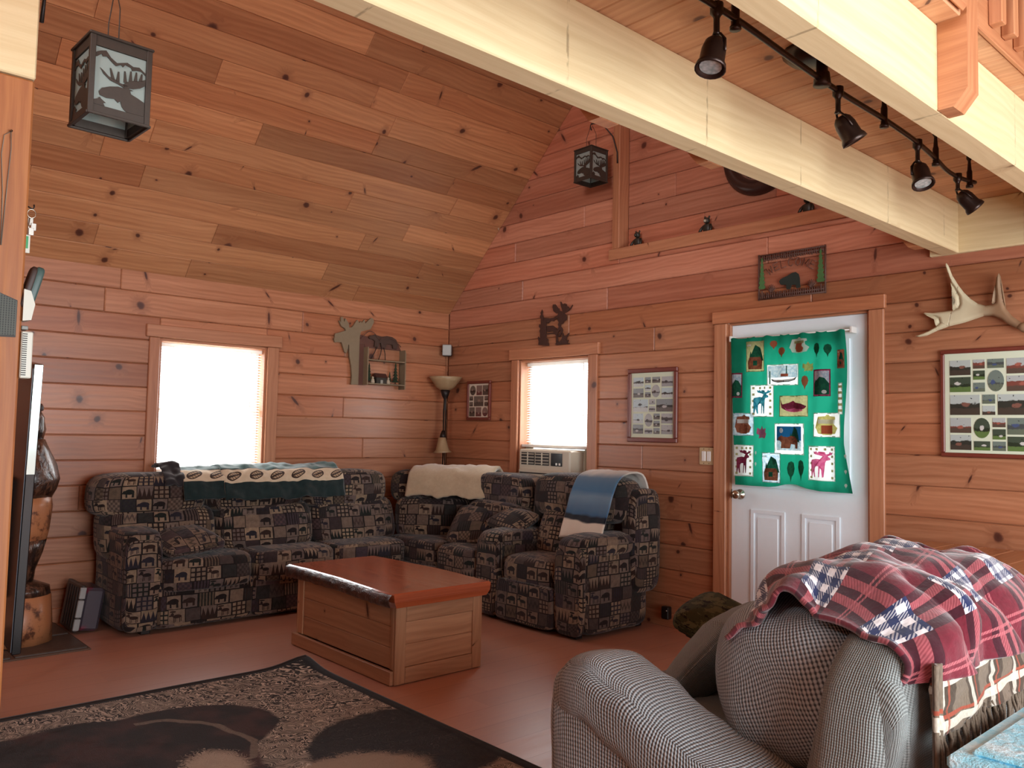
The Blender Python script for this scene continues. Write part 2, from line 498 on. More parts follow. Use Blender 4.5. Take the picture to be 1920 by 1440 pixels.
    def build(s, name, mat, parent=None, weld=False, solid=0.0, loc=None, sub=0, recalc=False):
        me = bpy.data.meshes.new(name)
        me.from_pydata([tuple(p) for p in s.v], [], s.f)
        lay = me.uv_layers.new(name='uv')
        flat = [c for u in s.uv for p in u for c in (p[0], p[1])]
        lay.data.foreach_set('uv', flat)
        me.polygons.foreach_set('use_smooth', s.sm)
        if weld or recalc:
            bm = bmesh.new(); bm.from_mesh(me)
            if weld: bmesh.ops.remove_doubles(bm, verts=bm.verts, dist=1e-5)
            if recalc: bmesh.ops.recalc_face_normals(bm, faces=bm.faces)
            bm.to_mesh(me); bm.free()
        me.materials.append(mat); me.update()
        o = bpy.data.objects.new(name, me); C.objects.link(o)
        if parent: o.parent = parent
        if loc: o.location = loc
        if solid:
            md = o.modifiers.new('solid', 'SOLIDIFY'); md.thickness = solid; md.offset = 0
        if sub:
            md = o.modifiers.new('sub', 'SUBSURF'); md.levels = sub; md.render_levels = sub
        return o

def tag(o, label, cat, group=None, kind=None):
    if label: o['label'] = label
    if cat: o['category'] = cat
    if group: o['group'] = group
    if kind: o['kind'] = kind
    return o
def thing(name, label, cat, loc=(0, 0, 0), rotz=0.0, group=None, rot=None):
    o = bpy.data.objects.new(name, None); C.objects.link(o)
    o.empty_display_size = 0.1
    o.location = loc; o.rotation_euler = rot if rot else (0, 0, rotz)
    return tag(o, label, cat, group)
def struct(o): o['kind'] = 'structure'; return o
def stuff(o): o['kind'] = 'stuff'; return o
def dup(root, loc, rotz, label, group=None):
    r = root.copy(); C.objects.link(r); r.location = loc; r.rotation_euler = (0, 0, rotz); r['label'] = label
    if group: r['group'] = group
    for ch in list(root.children):
        c = ch.copy(); C.objects.link(c); c.parent = r
        for g in ch.children:
            d = g.copy(); C.objects.link(d); d.parent = c
    return r
def TR(loc=(0, 0, 0), rx=0.0, ry=0.0, rz=0.0):
    from mathutils import Euler
    return Matrix.Translation(loc) @ Euler((rx, ry, rz)).to_matrix().to_4x4()
def fbm(x, y, z=0.0): return mnoise.noise(Vector((x, y, z)))
# ------------------------------------------------------------------ the room
rng = random.Random(7)
PITCH = 0.17
def cut(spans, a, b):
    out = []
    for p, q in spans:
        if b <= p or a >= q: out.append((p, q)); continue
        if a > p: out.append((p, a))
        if b < q: out.append((b, q))
    return out
def board_rows(lo, hi, zlo, zhi, openings, splits, ztop=None):
    """(a0, a1, z0, z1) of boards around rectangular openings"""
    rows = []
    k = 0
    z = zlo
    while z < zhi-0.02:
        z0, z1 = z, min(z+PITCH, zhi)
        cuts = [o for o in openings if o[2] < z1-0.004 and o[3] > z0+0.004]
        spans = [(lo(z0) if callable(lo) else lo, hi)]
        pieces = []
        for o in cuts:
            spans = cut(spans, o[0], o[1])
            if o[3] < z1-0.01: pieces.append((o[0], o[1], o[3], z1))
            if o[2] > z0+0.01: pieces.append((o[0], o[1], z0, o[2]))
        for a, b in spans:
            xs = [a]
            for sp in splits(k):
                if a+0.25 < sp < b-0.25: xs.append(sp)
            xs.append(b)
            for i in range(len(xs)-1): pieces.append((xs[i], xs[i+1], z0, z1))
        rows += pieces
        z += PITCH; k += 1
    return rows

def slab_with_holes(mb, axis, lo, hi, zlo, zhi, d0, d1, openings):
    """a plain wall slab left whole around its openings"""
    cols = sorted({lo, hi, *[o[0] for o in openings], *[o[1] for o in openings]})
    zs = sorted({zlo, zhi, *[o[2] for o in openings], *[o[3] for o in openings]})
    for i in range(len(cols)-1):
        for j in range(len(zs)-1):
            a, b, c, d = cols[i], cols[i+1], zs[j], zs[j+1]
            if any(o[0] <= a+1e-6 and o[1] >= b-1e-6 and o[2] <= c+1e-6 and o[3] >= d-1e-6 for o in openings): continue
            if axis == 'y': mb.box(d0, d1, a, b, c, d, 0.0)
            else: mb.box(a, b, d0, d1, c, d, 0.0)

RW, RF = 8.0, -9.0            # right wall, front wall
# floor: laminate
def floor_material():
    m = Mat('laminate_floor'); u, v = m.uv()
    row = m.floor(v/0.19); w1, (a, b, c) = m.white(row, 2.0)
    col_i = m.floor((u + a*1.3)/1.25); w2, (d, e, f) = m.white(row, col_i, 5.0)
    uu = u + w2*17.0
    g = m.noise(m.comb(uu*1.6, v*30.0, w2*5.0), 1.0, 3, 0.6)
    g2 = m.noise(m.comb(uu*10.0, v*160.0), 1.0, 2)
    col = m.mix(g*0.7+g2*0.3, srgb(168, 116, 96), srgb(200, 148, 124))
    col = m.bright(col, m.lin(w2, 0, 1, 0.93, 1.05))
    seam = m.mn(m.abs(m.fract(v/0.19)-0.5)*-0.19+0.095, 1.0)
    col = m.mix(m.step(seam, 0.0018, 0.0), col, srgb(130, 84, 66))
    return m.surface(col, m.lin(g, 0.2, 0.8, 0.34, 0.46), spec=0.75)
mb = MB(); mb.box(-0.15, RW+0.15, RF-0.15, 0.15, -0.12, 0.0, 0.0, g=1)
struct(mb.build('floor', floor_material()))

# left wall: window 1
W1 = (-2.62, -1.80, 0.96, 1.94)
mb = MB(); slab_with_holes(mb, 'y', RF-0.15, 0.15, 0, 2.46, -0.17, -0.02, [W1])
mb.box(-0.02, 0.0, RF, -4.9, 0, 2.4, 0)
wall_left = struct(mb.build('wall_left', PINE))
sp_left = {13: [-2.9], 12: [-3.0, -1.5], 11: [-1.1], 10: [-1.55], 6: [-0.9], 4: [-3.1], 8: [-1.1]}
for a, b, z0, z1 in board_rows(-4.9, 0.0, 0.05, 2.43, [W1], lambda k: sp_left.get(k, [])):
    m_ = MB(); m_.box(-0.02, 0.0, a+0.0006, b-0.0006, z0+0.001, z1-0.001, 0.006, g=1)
    m_.build('board', PINE, wall_left)
mb = MB(); mb.box(-0.03, 0.016, -4.9, 0.0, 0.0, 0.10, 0.004); struct(mb.build('baseboard_left', TRIM))

# back wall: window 2, door, niche above
W2 = (0.985, 1.775, 0.55, 1.92)
D1 = (3.02, 3.95, 0.0, 2.06)
NI = (2.06, 6.2, 2.71, 5.2)
mb = MB(); slab_with_holes(mb, 'x', -0.15, RW+0.15, 0, 6.95, 0.02, 0.17, [W2, D1, NI])
wall_back = struct(mb.build('wall_back', PINE_RED))
sp_back = {14: [1.0, 3.3], 13: [1.95], 15: [2.75], 12: [1.55, 3.6], 16: [0.9, 2.6], 17: [1.7], 20: [1.9], 3: [0.6], 6: [2.3], 9: [4.4], 11: [2.4]}
def gable_lo(z0): return max(0.0, z0-2.42)
for a, b, z0, z1 in board_rows(gable_lo, 6.2, 0.05, 5.15, [W2, D1, NI], lambda k: sp_back.get(k, [])):
    m_ = MB(); m_.box(a+0.0006, b-0.0006, 0.0, 0.02, z0+0.001, z1-0.001, 0.006, g=0)
    m_.build('board', PINE if z0 < 2.2 else PINE_RED, wall_back)
mb = MB(); mb.box(NI[0]-0.05, NI[1]+0.05, 0.17, 0.2, NI[2]-0.05, NI[3]+0.05, 0)
mb.box(NI[0], NI[1], 0.02, 0.17, NI[2]-0.03, NI[2]-0.001, 0)
niche = struct(mb.build('wall_niche', PINE_RED))
sp_n = {0: [2.75, 3.9], 1: [3.3], 2: [2.5], 3: [3.6], 5: [3.0]}
for a, b, z0, z1 in board_rows(NI[0]+0.001, NI[1], NI[2], NI[3], [], lambda k: sp_n.get(k, [])):
    m_ = MB(); m_.box(a+0.0006, b-0.0006, 0.10, 0.125, z0+0.001, z1-0.001, 0.005, g=0)
    m_.build('board', PINE_RED, niche)
mb = MB(); mb.box(2.0, 2.067, -0.016, 0.0995, 2.714, 4.55, 0.004, g=2); struct(mb.build('trim_1', TRIM))
mb = MB(); mb.box(1.97, 4.36, -0.02, 0.099, 2.63, 2.712, 0.004, g=0); struct(mb.build('trim_2', TRIM))
mb = MB(); mb.box(0.0, 2.915, -0.016, 0.03, 0.0, 0.10, 0.004); struct(mb.build('baseboard_back', TRIM))

# right and front walls (behind the camera), with the openings the light comes through
WR = (-4.75, -1.05, 0.25, 2.35)
mb = MB(); slab_with_holes(mb, 'y', RF-0.15, 0.15, 0, 3.5, RW, RW+0.15, [WR]); struct(mb.build('wall_right', PINE))
WF = [(5.7, 7.5, 2.75, 4.75)]  # unseen gable opening, put in for the added upper light
mb = MB(); slab_with_holes(mb, 'x', -0.15, RW+0.15, 0, 6.95, RF-0.15, RF, WF); struct(mb.build('wall_front', PINE))

# ceiling: 45 degree roof slopes, boards on the one in view
TC = Matrix.Translation((0, 0, 2.4)) @ Matrix.Rotation(-PI/4, 4, 'Y')
mb = MB(); mb.box(-0.2, 6.45, RF-0.15, 0.15, 0.022, 0.12, 0, T=TC)
ceiling = struct(mb.build('ceiling', PINE_CEIL))
for k in range(19):
    s0 = 0.0+0.166*k
    y = 0.0; ends = [0.0]
    first = rng.uniform(0.5, 2.2)
    y = -first
    while y > -4.7:
        ends.append(y); y -= rng.uniform(1.2, 2.6)
    ends.append(-5.0)
    for i in range(len(ends)-1):
        m_ = MB(); m_.box(s0+0.0007, s0+0.166-0.0007, ends[i+1]+0.0005, ends[i]-0.0005, 0.0, 0.022, 0.0035, g=1, T=TC)
        m_.build('board', PINE_CEIL, ceiling)
TC2 = Matrix.Translation((9.0, 0, 2.4)) @ Matrix.Rotation(PI+PI/4, 4, 'Y')
mb = MB(); mb.box(-0.2, 6.45, RF-0.15, 0.15, -0.12, -0.0, 0, T=TC2)
struct(mb.build('ceiling', PINE_CEIL))

# loft: beams, wall plate, deck boards
for x0 in (4.36, 5.03):
    mb = MB(); mb.box(x0, x0+0.09, -6.0, -0.03, 2.32, 2.59, 0.004, g=1); struct(mb.build('ceiling_beam', BEAM))
mb = MB(); mb.box(4.30, 7.99, -0.03, 0.0, 2.32, 2.59, 0.003, g=0); struct(mb.build('ceiling_beam', BEAM))
mb = MB(); mb.box(4.27, 5.19, -6.0, 0.0, 2.612, 2.64, 0)
mb.box(4.27, 7.99, -9.0, -6.0, 2.59, 2.64, 0)
loft = struct(mb.build('loft_floor', DECK))
y = 0.0; k = 0
while y > -5.0:
    m_ = MB()
    m_.box(4.27, 5.19, y-0.132+0.0007, y-0.0007, 2.59, 2.612, 0.004, g=0)
    m_.build('board', DECK, loft); y -= 0.132; k += 1

# post on the left with a pale beam on top
P0 = (3.30, -4.20)
# ------------------------------------------------------------------ post, windows, door
mp = MB(); mp.box(-0.06, 0.085, -0.075, 0.075, 0.0, 2.317, 0.006, g=2)
post = struct(mp.build('support_post', POST, loc=(3.296, -4.239, 0)))
mp = MB(); mp.box(-0.060, 0.088, -1.8, 0.076, 2.32, 2.6, 0.004, g=1)
struct(mp.build('ceiling_beam', BEAM, loc=(3.296, -4.239, 0)))

WHITE_VINYL = plain('white_vinyl', (232, 230, 224), 0.4, var=0.02)
def glass_material():
    m = Mat('window_glass')
    n = m.n('ShaderNodeBsdfGlass'); n.inputs['IOR'].default_value = 1.01; n.inputs['Roughness'].default_value = 0.0
    t = m.n('ShaderNodeBsdfTransparent'); mx = m.n('ShaderNodeMixShader'); mx.inputs[0].default_value = 0.06
    g = m.n('ShaderNodeBsdfGlossy'); g.inputs['Roughness'].default_value = 0.02
    m.nt.links.new(t.outputs[0], mx.inputs[1]); m.nt.links.new(g.outputs[0], mx.inputs[2])
    m.nt.links.new(mx.outputs[0], m.out.inputs[0]); m.nt.nodes.remove(n)
    return m.mat
GLASS = glass_material()
SLAT = Mat('blind_slat'); SLAT.surface((0.86, 0.85, 0.82, 1), 0.5); SLAT = SLAT.translucent((0.9, 0.88, 0.84, 1), 0.45)

def window(name, loc, rotz, w, h, case_l, case_r, head, depth, rail, stool=True, z_frame0=0.0):
    """built facing -y, origin at the lower left corner of the opening"""
    e = thing(name, None, None, loc, rotz); struct(e)
    def part(n, m, *b, **k):
        q = MB(); q.box(*b, **k); return q.build(n, m, e)
    part('side_casing', TRIM, -case_l, -0.002, -0.022, 0.0, -0.06, h+0.004, ch=0.004, g=2)
    part('side_casing', TRIM, w+0.002, w+case_r, -0.022, 0.0, -0.06, h+0.004, ch=0.004, g=2)
    part('head_casing', TRIM, -case_l-0.025, w+case_r+0.02, -0.03, 0.0, h+0.005, h+0.095, ch=0.004, g=0)
    part('jamb', TRIM, -0.002, 0.016, 0.0, depth, 0.0, h, ch=0.002, g=2)
    part('jamb', TRIM, w-0.016, w+0.002, 0.0, depth, 0.0, h, ch=0.002, g=2)
    part('jamb', TRIM, 0.016, w-0.016, 0.0, depth, h-0.016, h+0.002, ch=0.002, g=0)
    if stool:
        part('stool', TRIM, -case_l-0.02, w+case_r+0.02, -0.045, depth, -0.03, 0.0, ch=0.004, g=0)
        part('apron', TRIM, -case_l, w+case_r, -0.02, 0.0, -0.11, -0.031, ch=0.004, g=0)
    f = 0.035; a, b = 0.016, w-0.016
    q = MB(); y0, y1 = depth-0.05, depth-0.01; t = h-0.016
    q.box(a, a+f, y0, y1, z_frame0, t, 0.003); q.box(b-f, b, y0, y1, z_frame0, t, 0.003)
    q.box(a+f, b-f, y0, y1, t-f, t, 0.003); q.box(a+f, b-f, y0, y1, z_frame0, z_frame0+f, 0.003)
    q.box(a+f, b-f, y0-0.012, y1, rail-0.02, rail+0.02, 0.003)
    fr = q.build('sash_frame', WHITE_VINYL, e)
    q = MB(); q.box(a+f, b-f, depth-0.032, depth-0.028, rail+0.02, t-f, 0); q.build('pane', GLASS, fr)
    q = MB(); q.box(a+f, b-f, depth-0.026, depth-0.022, z_frame0+f, rail-0.02, 0); q.build('pane', GLASS, fr)
    return e
window('window_1', (0.0, -2.62, 0.96), H, 0.82, 0.98, 0.075, 0.095, 0.09, 0.15, 0.47)
window('window_2', (0.985, 0.0, 0.55), 0, 0.79, 1.37, 0.085, 0.095, 0.09, 0.15, 0.66, False, 0.64)

def blind(label, loc, rotz, w, top, bottom, tilt):
    e = thing('mini_blind', label, 'blind', loc, rotz)
    q = MB(); q.box(0.0, w, -0.012, 0.014, top-0.028, top, 0.003); q.build('headrail', SLAT, e)
    q = MB(); q.box(0.0, w, -0.011, 0.011, bottom-0.014, bottom, 0.004); q.build('bottom_rail', SLAT, e)
    z = top-0.045
    first = None
    while z > bottom+0.012:
        if first is None:
            q = MB(); c, s_ = math.cos(tilt)*0.0115, math.sin(tilt)*0.0115
            q.grid(lambda u, v: (0.003+u*(w-0.006), (v-0.5)*2*c, (v-0.5)*2*s_+0.0016*(1-(2*v-1)**2)), 1, 4, lambda u, v: (u*w, v*0.02))
            first = q.build('slat', SLAT, e); first.location = (0, 0, z)
        else:
            o = first.copy(); C.objects.link(o); o.parent = e; o.location = (0, 0, z)
        z -= 0.0205
    q = MB()
    for x in (0.09, w-0.09): q.tube([(x, -0.013, top-0.02), (x, -0.013, bottom)], 0.0012, 5)
    stuff(q.build('ladder_cord', SLAT, e))
    q = MB(); q.tube([(w*0.88, -0.018, top-0.03), (w*0.88+0.004, -0.022, top-0.45)], 0.003, 6); q.build('wand', SLAT, e)
    return e
blind('white mini blind lowered in the window above the long patterned sofa', (-0.045, -2.598, 0.96), H, 0.776, 0.955, 0.04, 0.5)
blind('white mini blind lowered above the window air conditioner', (1.006, 0.075, 0.55), 0, 0.748, 1.35, 0.665, 0.5)

# door 1: white half-lite steel door
DOOR = plain('door_paint', (236, 246, 252), 0.38, var=0.02)
e = thing('door_1', None, None, (0, 0, 0)); struct(e)
def dpart(n, m, *b, **k):
    q = MB(); q.box(*b, **k); return q.build(n, m, k.pop('par', e) if 'par' in k else e)
q = MB()
x0, x1, z1 = 3.032, 3.938, 2.048
gx0, gx1, gz0, gz1 = 3.17, 3.80, 1.03, 1.88
for b in ((x0, gx0, 0.012, z1), (gx1, x1, 0.012, z1), (gx0, gx1, 0.012, gz0), (gx0, gx1, gz1, z1)):
    q.box(b[0], b[1], 0.022, 0.066, b[2], b[3], 0.0)
slab = q.build('door_slab', DOOR, e)
def moulding(n, a, b, c, d, wd, dep, par, y=0.022):
    q = MB()
    q.prism([(a, c), (b, c), (b-wd, c+wd), (a+wd, c+wd)], y, y-dep); q.prism([(a, d), (a+wd, d-wd), (b-wd, d-wd), (b, d)], y, y-dep)
    q.prism([(a, c), (a+wd, c+wd), (a+wd, d-wd), (a, d)], y, y-dep); q.prism([(b, c), (b, d), (b-wd, d-wd), (b-wd, c+wd)], y, y-dep)
    return q.build(n, DOOR, par)
for a, b in ((3.177, 3.413), (3.527, 3.766)):
    moulding('panel_moulding', a, b, 0.20, 0.855, 0.022, 0.009, slab)
    q = MB(); q.box(a+0.045, b-0.045, 0.014, 0.023, 0.245, 0.81, 0.006); q.build('raised_panel', DOOR, slab)
moulding('glass_frame', gx0-0.03, gx1+0.03, gz0-0.03, gz1+0.03, 0.035, 0.012, slab)
q = MB(); q.box(gx0, gx1, 0.04, 0.046, gz0, gz1, 0); q.build('pane', GLASS, slab)
NICKEL = plain('satin_nickel', (196, 188, 172), 0.22, 1.0, var=0.03)
q = MB(); T_ = TR((3.098, 0.022, 0.945), rx=H)
q.lathe([(0.0, 0.0), (0.033, 0.0), (0.033, 0.006), (0.014, 0.012), (0.011, 0.035), (0.022, 0.042), (0.028, 0.055), (0.026, 0.066), (0.012, 0.072), (0.0, 0.072)], 20, T_)
q.build('door_knob', NICKEL, e)
q = MB(); q.box(3.022, 3.034, 0.018, 0.05, 0.915, 0.975, 0.001); q.build('strike_plate', plain('dark_steel', (60, 50, 44), 0.4, 0.8), e)
for z in (1.81, 1.03, 0.25):
    q = MB(); q.tube([(3.943, 0.018, z-0.05), (3.943, 0.018, z+0.05)], 0.006, 8); q.build('hinge', NICKEL, e)
q = MB(); q.box(2.918, 3.012, -0.024, 0.0, 0.0, 2.062, 0.004, g=2); q.build('side_casing', TRIM, e)
q = MB(); q.box(3.958, 4.045, -0.024, 0.0, 0.0, 2.062, 0.004, g=2); q.build('side_casing', TRIM, e)
q = MB(); q.box(2.905, 4.055, -0.03, 0.0, 2.064, 2.145, 0.004, g=0); q.build('head_casing', TRIM, e)
for a, b in ((3.013, 3.03), (3.941, 3.957)):
    q = MB(); q.box(a, b, 0.0, 0.17, 0.0, 2.06, 0.001, g=2); q.build('jamb', TRIM, e)
q = MB(); q.box(3.03, 3.941, 0.0, 0.17, 2.0495, 2.06, 0.001, g=0); q.build('jamb', TRIM, e)
q = MB(); q.box(3.03, 3.941, 0.0, 0.17, 0.0, 0.011, 0.002, g=0); q.build('threshold', NICKEL, e)

# loft railing: square posts bolted to the beams, rim, balusters
RAIL = wood('rail_pine', srgb(196, 136, 94), srgb(168, 106, 70), srgb(96, 50, 36), rough=0.45, knots=0.3, spread=0.06)
def newel(name, e, x0, x1, y0, side):
    """side: +1 chamfers the +x foot, -1 the -x foot"""
    q = MB(); zb, ch = 2.32, 0.05
    if side > 0: poly = [(x0, zb), (x1-0.04, zb), (x1, zb+0.05), (x1, 3.5), (x0, 3.5)]
    else: poly = [(x1, zb), (x1, 3.5), (x0, 3.5), (x0, zb+0.05), (x0+0.04, zb)]
    q.prism(poly, y0, y0+0.09, 'xz')
    return q.build(name, RAIL, e)
e = thing('loft_railing', 'pine loft railing with square posts on the right hand beam', 'railing', (5.12, -2.0, 2.6))
def local(o, e):      # parts built in world metres, hung under an Empty that stands elsewhere
    o.location = -Vector(e.location); return o
local(newel('newel_post', e, 5.121, 5.205, -2.11, 1), e)
for n_ in range(13):
    y = -1.93+n_*0.115
    q = MB(); q.box(5.206, 5.246, y, y+0.04, 2.62, 3.4, 0.003, g=2); local(q.build('baluster', RAIL, e), e)
q = MB(); q.box(5.191, 5.2055, -2.018, -0.05, 2.585, 2.70, 0.003, g=1); local(q.build('rim_board', RAIL, e), e)
q = MB(); q.box(5.19, 5.26, -2.018, -0.05, 3.402, 3.44, 0.004, g=1); local(q.build('hand_rail', RAIL, e), e)
q = MB(); q.box(5.191, 5.215, -4.6, -2.125, 2.592, 2.64, 0.011, g=1); local(q.build('tread_nosing', RAIL, e), e)
q = MB(); q.box(5.206, 5.246, -2.35, -2.31, 2.645, 3.4, 0.003, g=2); local(q.build('baluster', RAIL, e), e)
e = thing('loft_railing', 'pine loft railing with square posts on the beam nearest the clock', 'railing', (4.3, -1.5, 2.6))
for y in (-2.20, -0.34, -2.79):
    local(newel('newel_post', e, 4.272, 4.359, y, -1), e)
q = MB(); q.box(4.235, 4.2695, -4.6, -0.06, 2.592, 2.64, 0.011, g=1); local(q.build('tread_nosing', RAIL, e), e)
q = MB(); q.box(4.29, 4.35, -4.6, -0.06, 3.502, 3.54, 0.004, g=1); local(q.build('hand_rail', RAIL, e), e)
# ------------------------------------------------------------------ things on the walls
IRON = plain('rusty_iron', (74, 48, 40), 0.6, 0.3, var=0.25, scale=60)
BLACKM = plain('black_metal', (38, 30, 27), 0.45, 0.4, var=0.15)
DKBRONZE = plain('dark_bronze', (52, 36, 30), 0.32, 0.6, var=0.2, scale=50)

# moose cut from sheet iron, over window 2
e = thing('moose_wall_art', 'rusty iron cutout of a standing moose and pine above the small window', 'wall art', (1.40, -0.012, 2.02))
def cutout(n, poly, m, par, y0=-0.004, y1=0.0, z=0.0):
    q = MB(); q.prism(poly, y0, y1); return q.build(n, m, par)
cutout('head', [(0.050,0.267),(0.071,0.274),(0.097,0.268),(0.115,0.251),(0.137,0.234),(0.144,0.214),(0.138,0.196),(0.112,0.189),(0.095,0.170),(0.076,0.167),(0.056,0.178),(0.038,0.198),(0.029,0.218),(0.033,0.240)], IRON, e)
cutout('antler', [(0.055,0.262),(0.019,0.260),(-0.012,0.282),(-0.024,0.315),(-0.018,0.335),(0.008,0.334),(0.024,0.317),(0.027,0.294),(0.035,0.309),(0.041,0.290),(0.051,0.298),(0.060,0.270)], IRON, e, -0.005, 0.001)
cutout('antler', [(0.093,0.266),(0.079,0.298),(0.068,0.325),(0.065,0.350),(0.074,0.348),(0.081,0.333),(0.096,0.328),(0.118,0.331),(0.123,0.310),(0.133,0.326),(0.138,0.307),(0.157,0.300),(0.162,0.287),(0.176,0.289),(0.199,0.312),(0.202,0.305),(0.179,0.278),(0.149,0.264),(0.115,0.255)], IRON, e, -0.005, 0.001)
cutout('body', [(0.036,0.240),(-0.007,0.228),(-0.047,0.226),(-0.101,0.233),(-0.128,0.238),(-0.123,0.212),(-0.104,0.192),(-0.077,0.192),(-0.073,0.186),(-0.050,0.197),(-0.046,0.207),(-0.006,0.199),(0.003,0.211),(0.033,0.215),(0.051,0.223)], IRON, e, -0.006, 0.002)
cutout('pine_tree', [(-0.141,0.306),(-0.132,0.287),(-0.136,0.268),(-0.124,0.245),(-0.128,0.213),(-0.091,0.210),(-0.085,0.069),(-0.065,0.058),(-0.066,0.032),(-0.055,0.016),(-0.055,0.003),(-0.177,0.017),(-0.173,0.043),(-0.183,0.076),(-0.177,0.085),(-0.158,0.061),(-0.159,0.112),(-0.167,0.132),(-0.156,0.148),(-0.174,0.168),(-0.168,0.187),(-0.152,0.183),(-0.153,0.228),(-0.165,0.248),(-0.152,0.266),(-0.159,0.280),(-0.148,0.292)], IRON, e, -0.009, -0.003)
cutout('leg', [(-0.088,0.165),(-0.045,0.164),(-0.014,0.163),(0.022,0.140),(0.036,0.123),(0.052,0.147),(0.043,0.166),(0.052,0.182),(0.074,0.177),(0.074,0.148),(0.092,0.131),(0.097,0.112),(0.078,0.085),(0.059,0.065),(0.048,0.065),(0.050,0.084),(0.075,0.107),(0.066,0.121),(0.045,0.107),(0.036,0.085),(0.047,0.025),(0.025,0.017),(0.021,0.083),(0.005,0.097),(-0.079,0.097),(-0.084,0.105),(-0.004,0.107),(-0.013,0.120),(-0.075,0.116)], IRON, e, -0.006, 0.002)
cutout('grass_tuft', [(0.010,0.011),(0.034,0.019),(0.060,0.024),(0.085,0.044),(0.096,0.068),(0.097,0.096),(0.106,0.094),(0.111,0.070),(0.136,0.070),(0.170,0.091),(0.172,0.084),(0.147,0.058),(0.142,0.028),(0.163,0.036),(0.165,0.029),(0.151,0.012),(0.178,0.008),(0.172,0.002),(0.104,0.005),(0.038,0.002)], IRON, e, -0.008, -0.002)

# photo collages
MAT_G = plain('photo_mat_green', (206, 214, 190), 0.8, var=0.015)
MAT_C = plain('photo_mat_cream', (208, 196, 178), 0.8, var=0.015)
FRAME_RED = plain('mahogany_frame', (112, 52, 40), 0.35, var=0.15, scale=40)
def photo_material(name, sky, mid, low, spot):
    """a small print: a sky, a ragged dark middle, a foreground and a bright spot"""
    m = Mat(name); u, v = m.uv(); r = m.rand()
    n = m.noise(m.comb(u*2.2+r*41.0, v*2.2), 1.0, 4, 0.65)
    n2 = m.noise(m.comb(u*7.0+r*17.0, v*7.0), 1.0, 3, 0.6)
    w1, (a, b, c) = m.white(r, 1.7)
    horizon = 0.35+a*0.35 + (n-0.5)*0.5
    col = m.mix(m.step(v, horizon-0.03, horizon+0.03), mid, sky)
    col = m.mix(m.step(v, 0.38+(n2-0.5)*0.25, 0.30+(n2-0.5)*0.25), col, low)
    d = m.sqrt((u-0.3-b*0.4)*(u-0.3-b*0.4) + (v-0.28-c*0.3)*(v-0.28-c*0.3)*1.6) + (n2-0.5)*0.22
    col = m.mix(m.step(d, 0.17, 0.11), col, spot)
    col = m.mix(m.step(n2, 0.35, 0.3), col, (0.015, 0.015, 0.013, 1))
    return m.surface(col, 0.25)
PH_SNOW = [photo_material('snow_photo_pale', srgb(178, 196, 200), srgb(60, 54, 50), srgb(186, 192, 190), srgb(46, 42, 42)),
           photo_material('snow_photo_dark', srgb(132, 140, 142), srgb(48, 42, 40), srgb(100, 94, 90), srgb(176, 174, 172)),
           photo_material('snow_photo_grey', srgb(168, 170, 170), srgb(72, 66, 66), srgb(150, 152, 152), srgb(54, 48, 48))]
PH_FAM = [photo_material('family_photo_dark', srgb(110, 98, 88), srgb(62, 48, 42), srgb(82, 70, 62), srgb(142, 118, 106)),
          photo_material('family_photo_red', srgb(128, 104, 96), srgb(72, 48, 44), srgb(98, 56, 54), srgb(150, 120, 112))]
PH_CABIN = [photo_material('cabin_photo_red', srgb(170, 176, 174), srgb(120, 70, 60), srgb(88, 72, 62), srgb(156, 92, 78)),
            photo_material('cabin_photo_green', srgb(66, 78, 64), srgb(44, 54, 40), srgb(92, 118, 66), srgb(196, 196, 190)),
            photo_material('cabin_photo_dark', srgb(176, 186, 182), srgb(52, 54, 48), srgb(70, 62, 54), srgb(124, 86, 74)),
            photo_material('cabin_photo_grey', srgb(110, 124, 116), srgb(72, 78, 78), srgb(98, 108, 92), srgb(70, 84, 120))]
def collage(label, loc, w, h, fr, framem, matm, photos, mats, rotz=0.0, tilt=0.0, seed=1):
    """photos: (u0, v0, u1, v1, oval, material index) in fractions of the mat, v downwards"""
    e = thing('photo_collage', label, 'picture', loc, rotz, rot=(tilt, 0, 0))
    q = MB(); d = 0.024
    for a, b, c, dd, g in ((0, w, 0, fr, 0), (0, w, h-fr, h, 0)): q.box(a, b, -d, 0, c, dd, 0.005, g=g)
    for a, b in ((0, fr), (w-fr, w)): q.box(a, b, -d, 0, fr, h-fr, 0.005, g=2)
    q.build('frame', framem, e)
    q = MB(); q.box(fr-0.003, w-fr+0.003, -0.012, -0.004, fr-0.003, h-fr+0.003, 0); q.build('photo_mat', matm, e)
    iw, ih = w-2*fr, h-2*fr
    for k, (u0, v0, u1, v1, ov, mi) in enumerate(photos):
        x0, x1 = fr+u0*iw, fr+u1*iw; zb, zt = fr+(1-v1)*ih, fr+(1-v0)*ih
        q = MB()
        if ov:
            n = 20; pts = [((x0+x1)/2+(x1-x0)/2*math.cos(2*PI*i/n), (zb+zt)/2+(zt-zb)/2*math.sin(2*PI*i/n)) for i in range(n)]
        else: pts = [(x0, zb), (x1, zb), (x1, zt), (x0, zt)]
        q.prism(pts, -0.0145, -0.0118)
        q.uv = [[((a-x0)/(x1-x0), (b-zb)/(zt-zb)) for a, b in ([(q.v[i][0], q.v[i][2]) for i in f])] for f in q.f]
        q.build('photo', mats[mi], e)
    return e
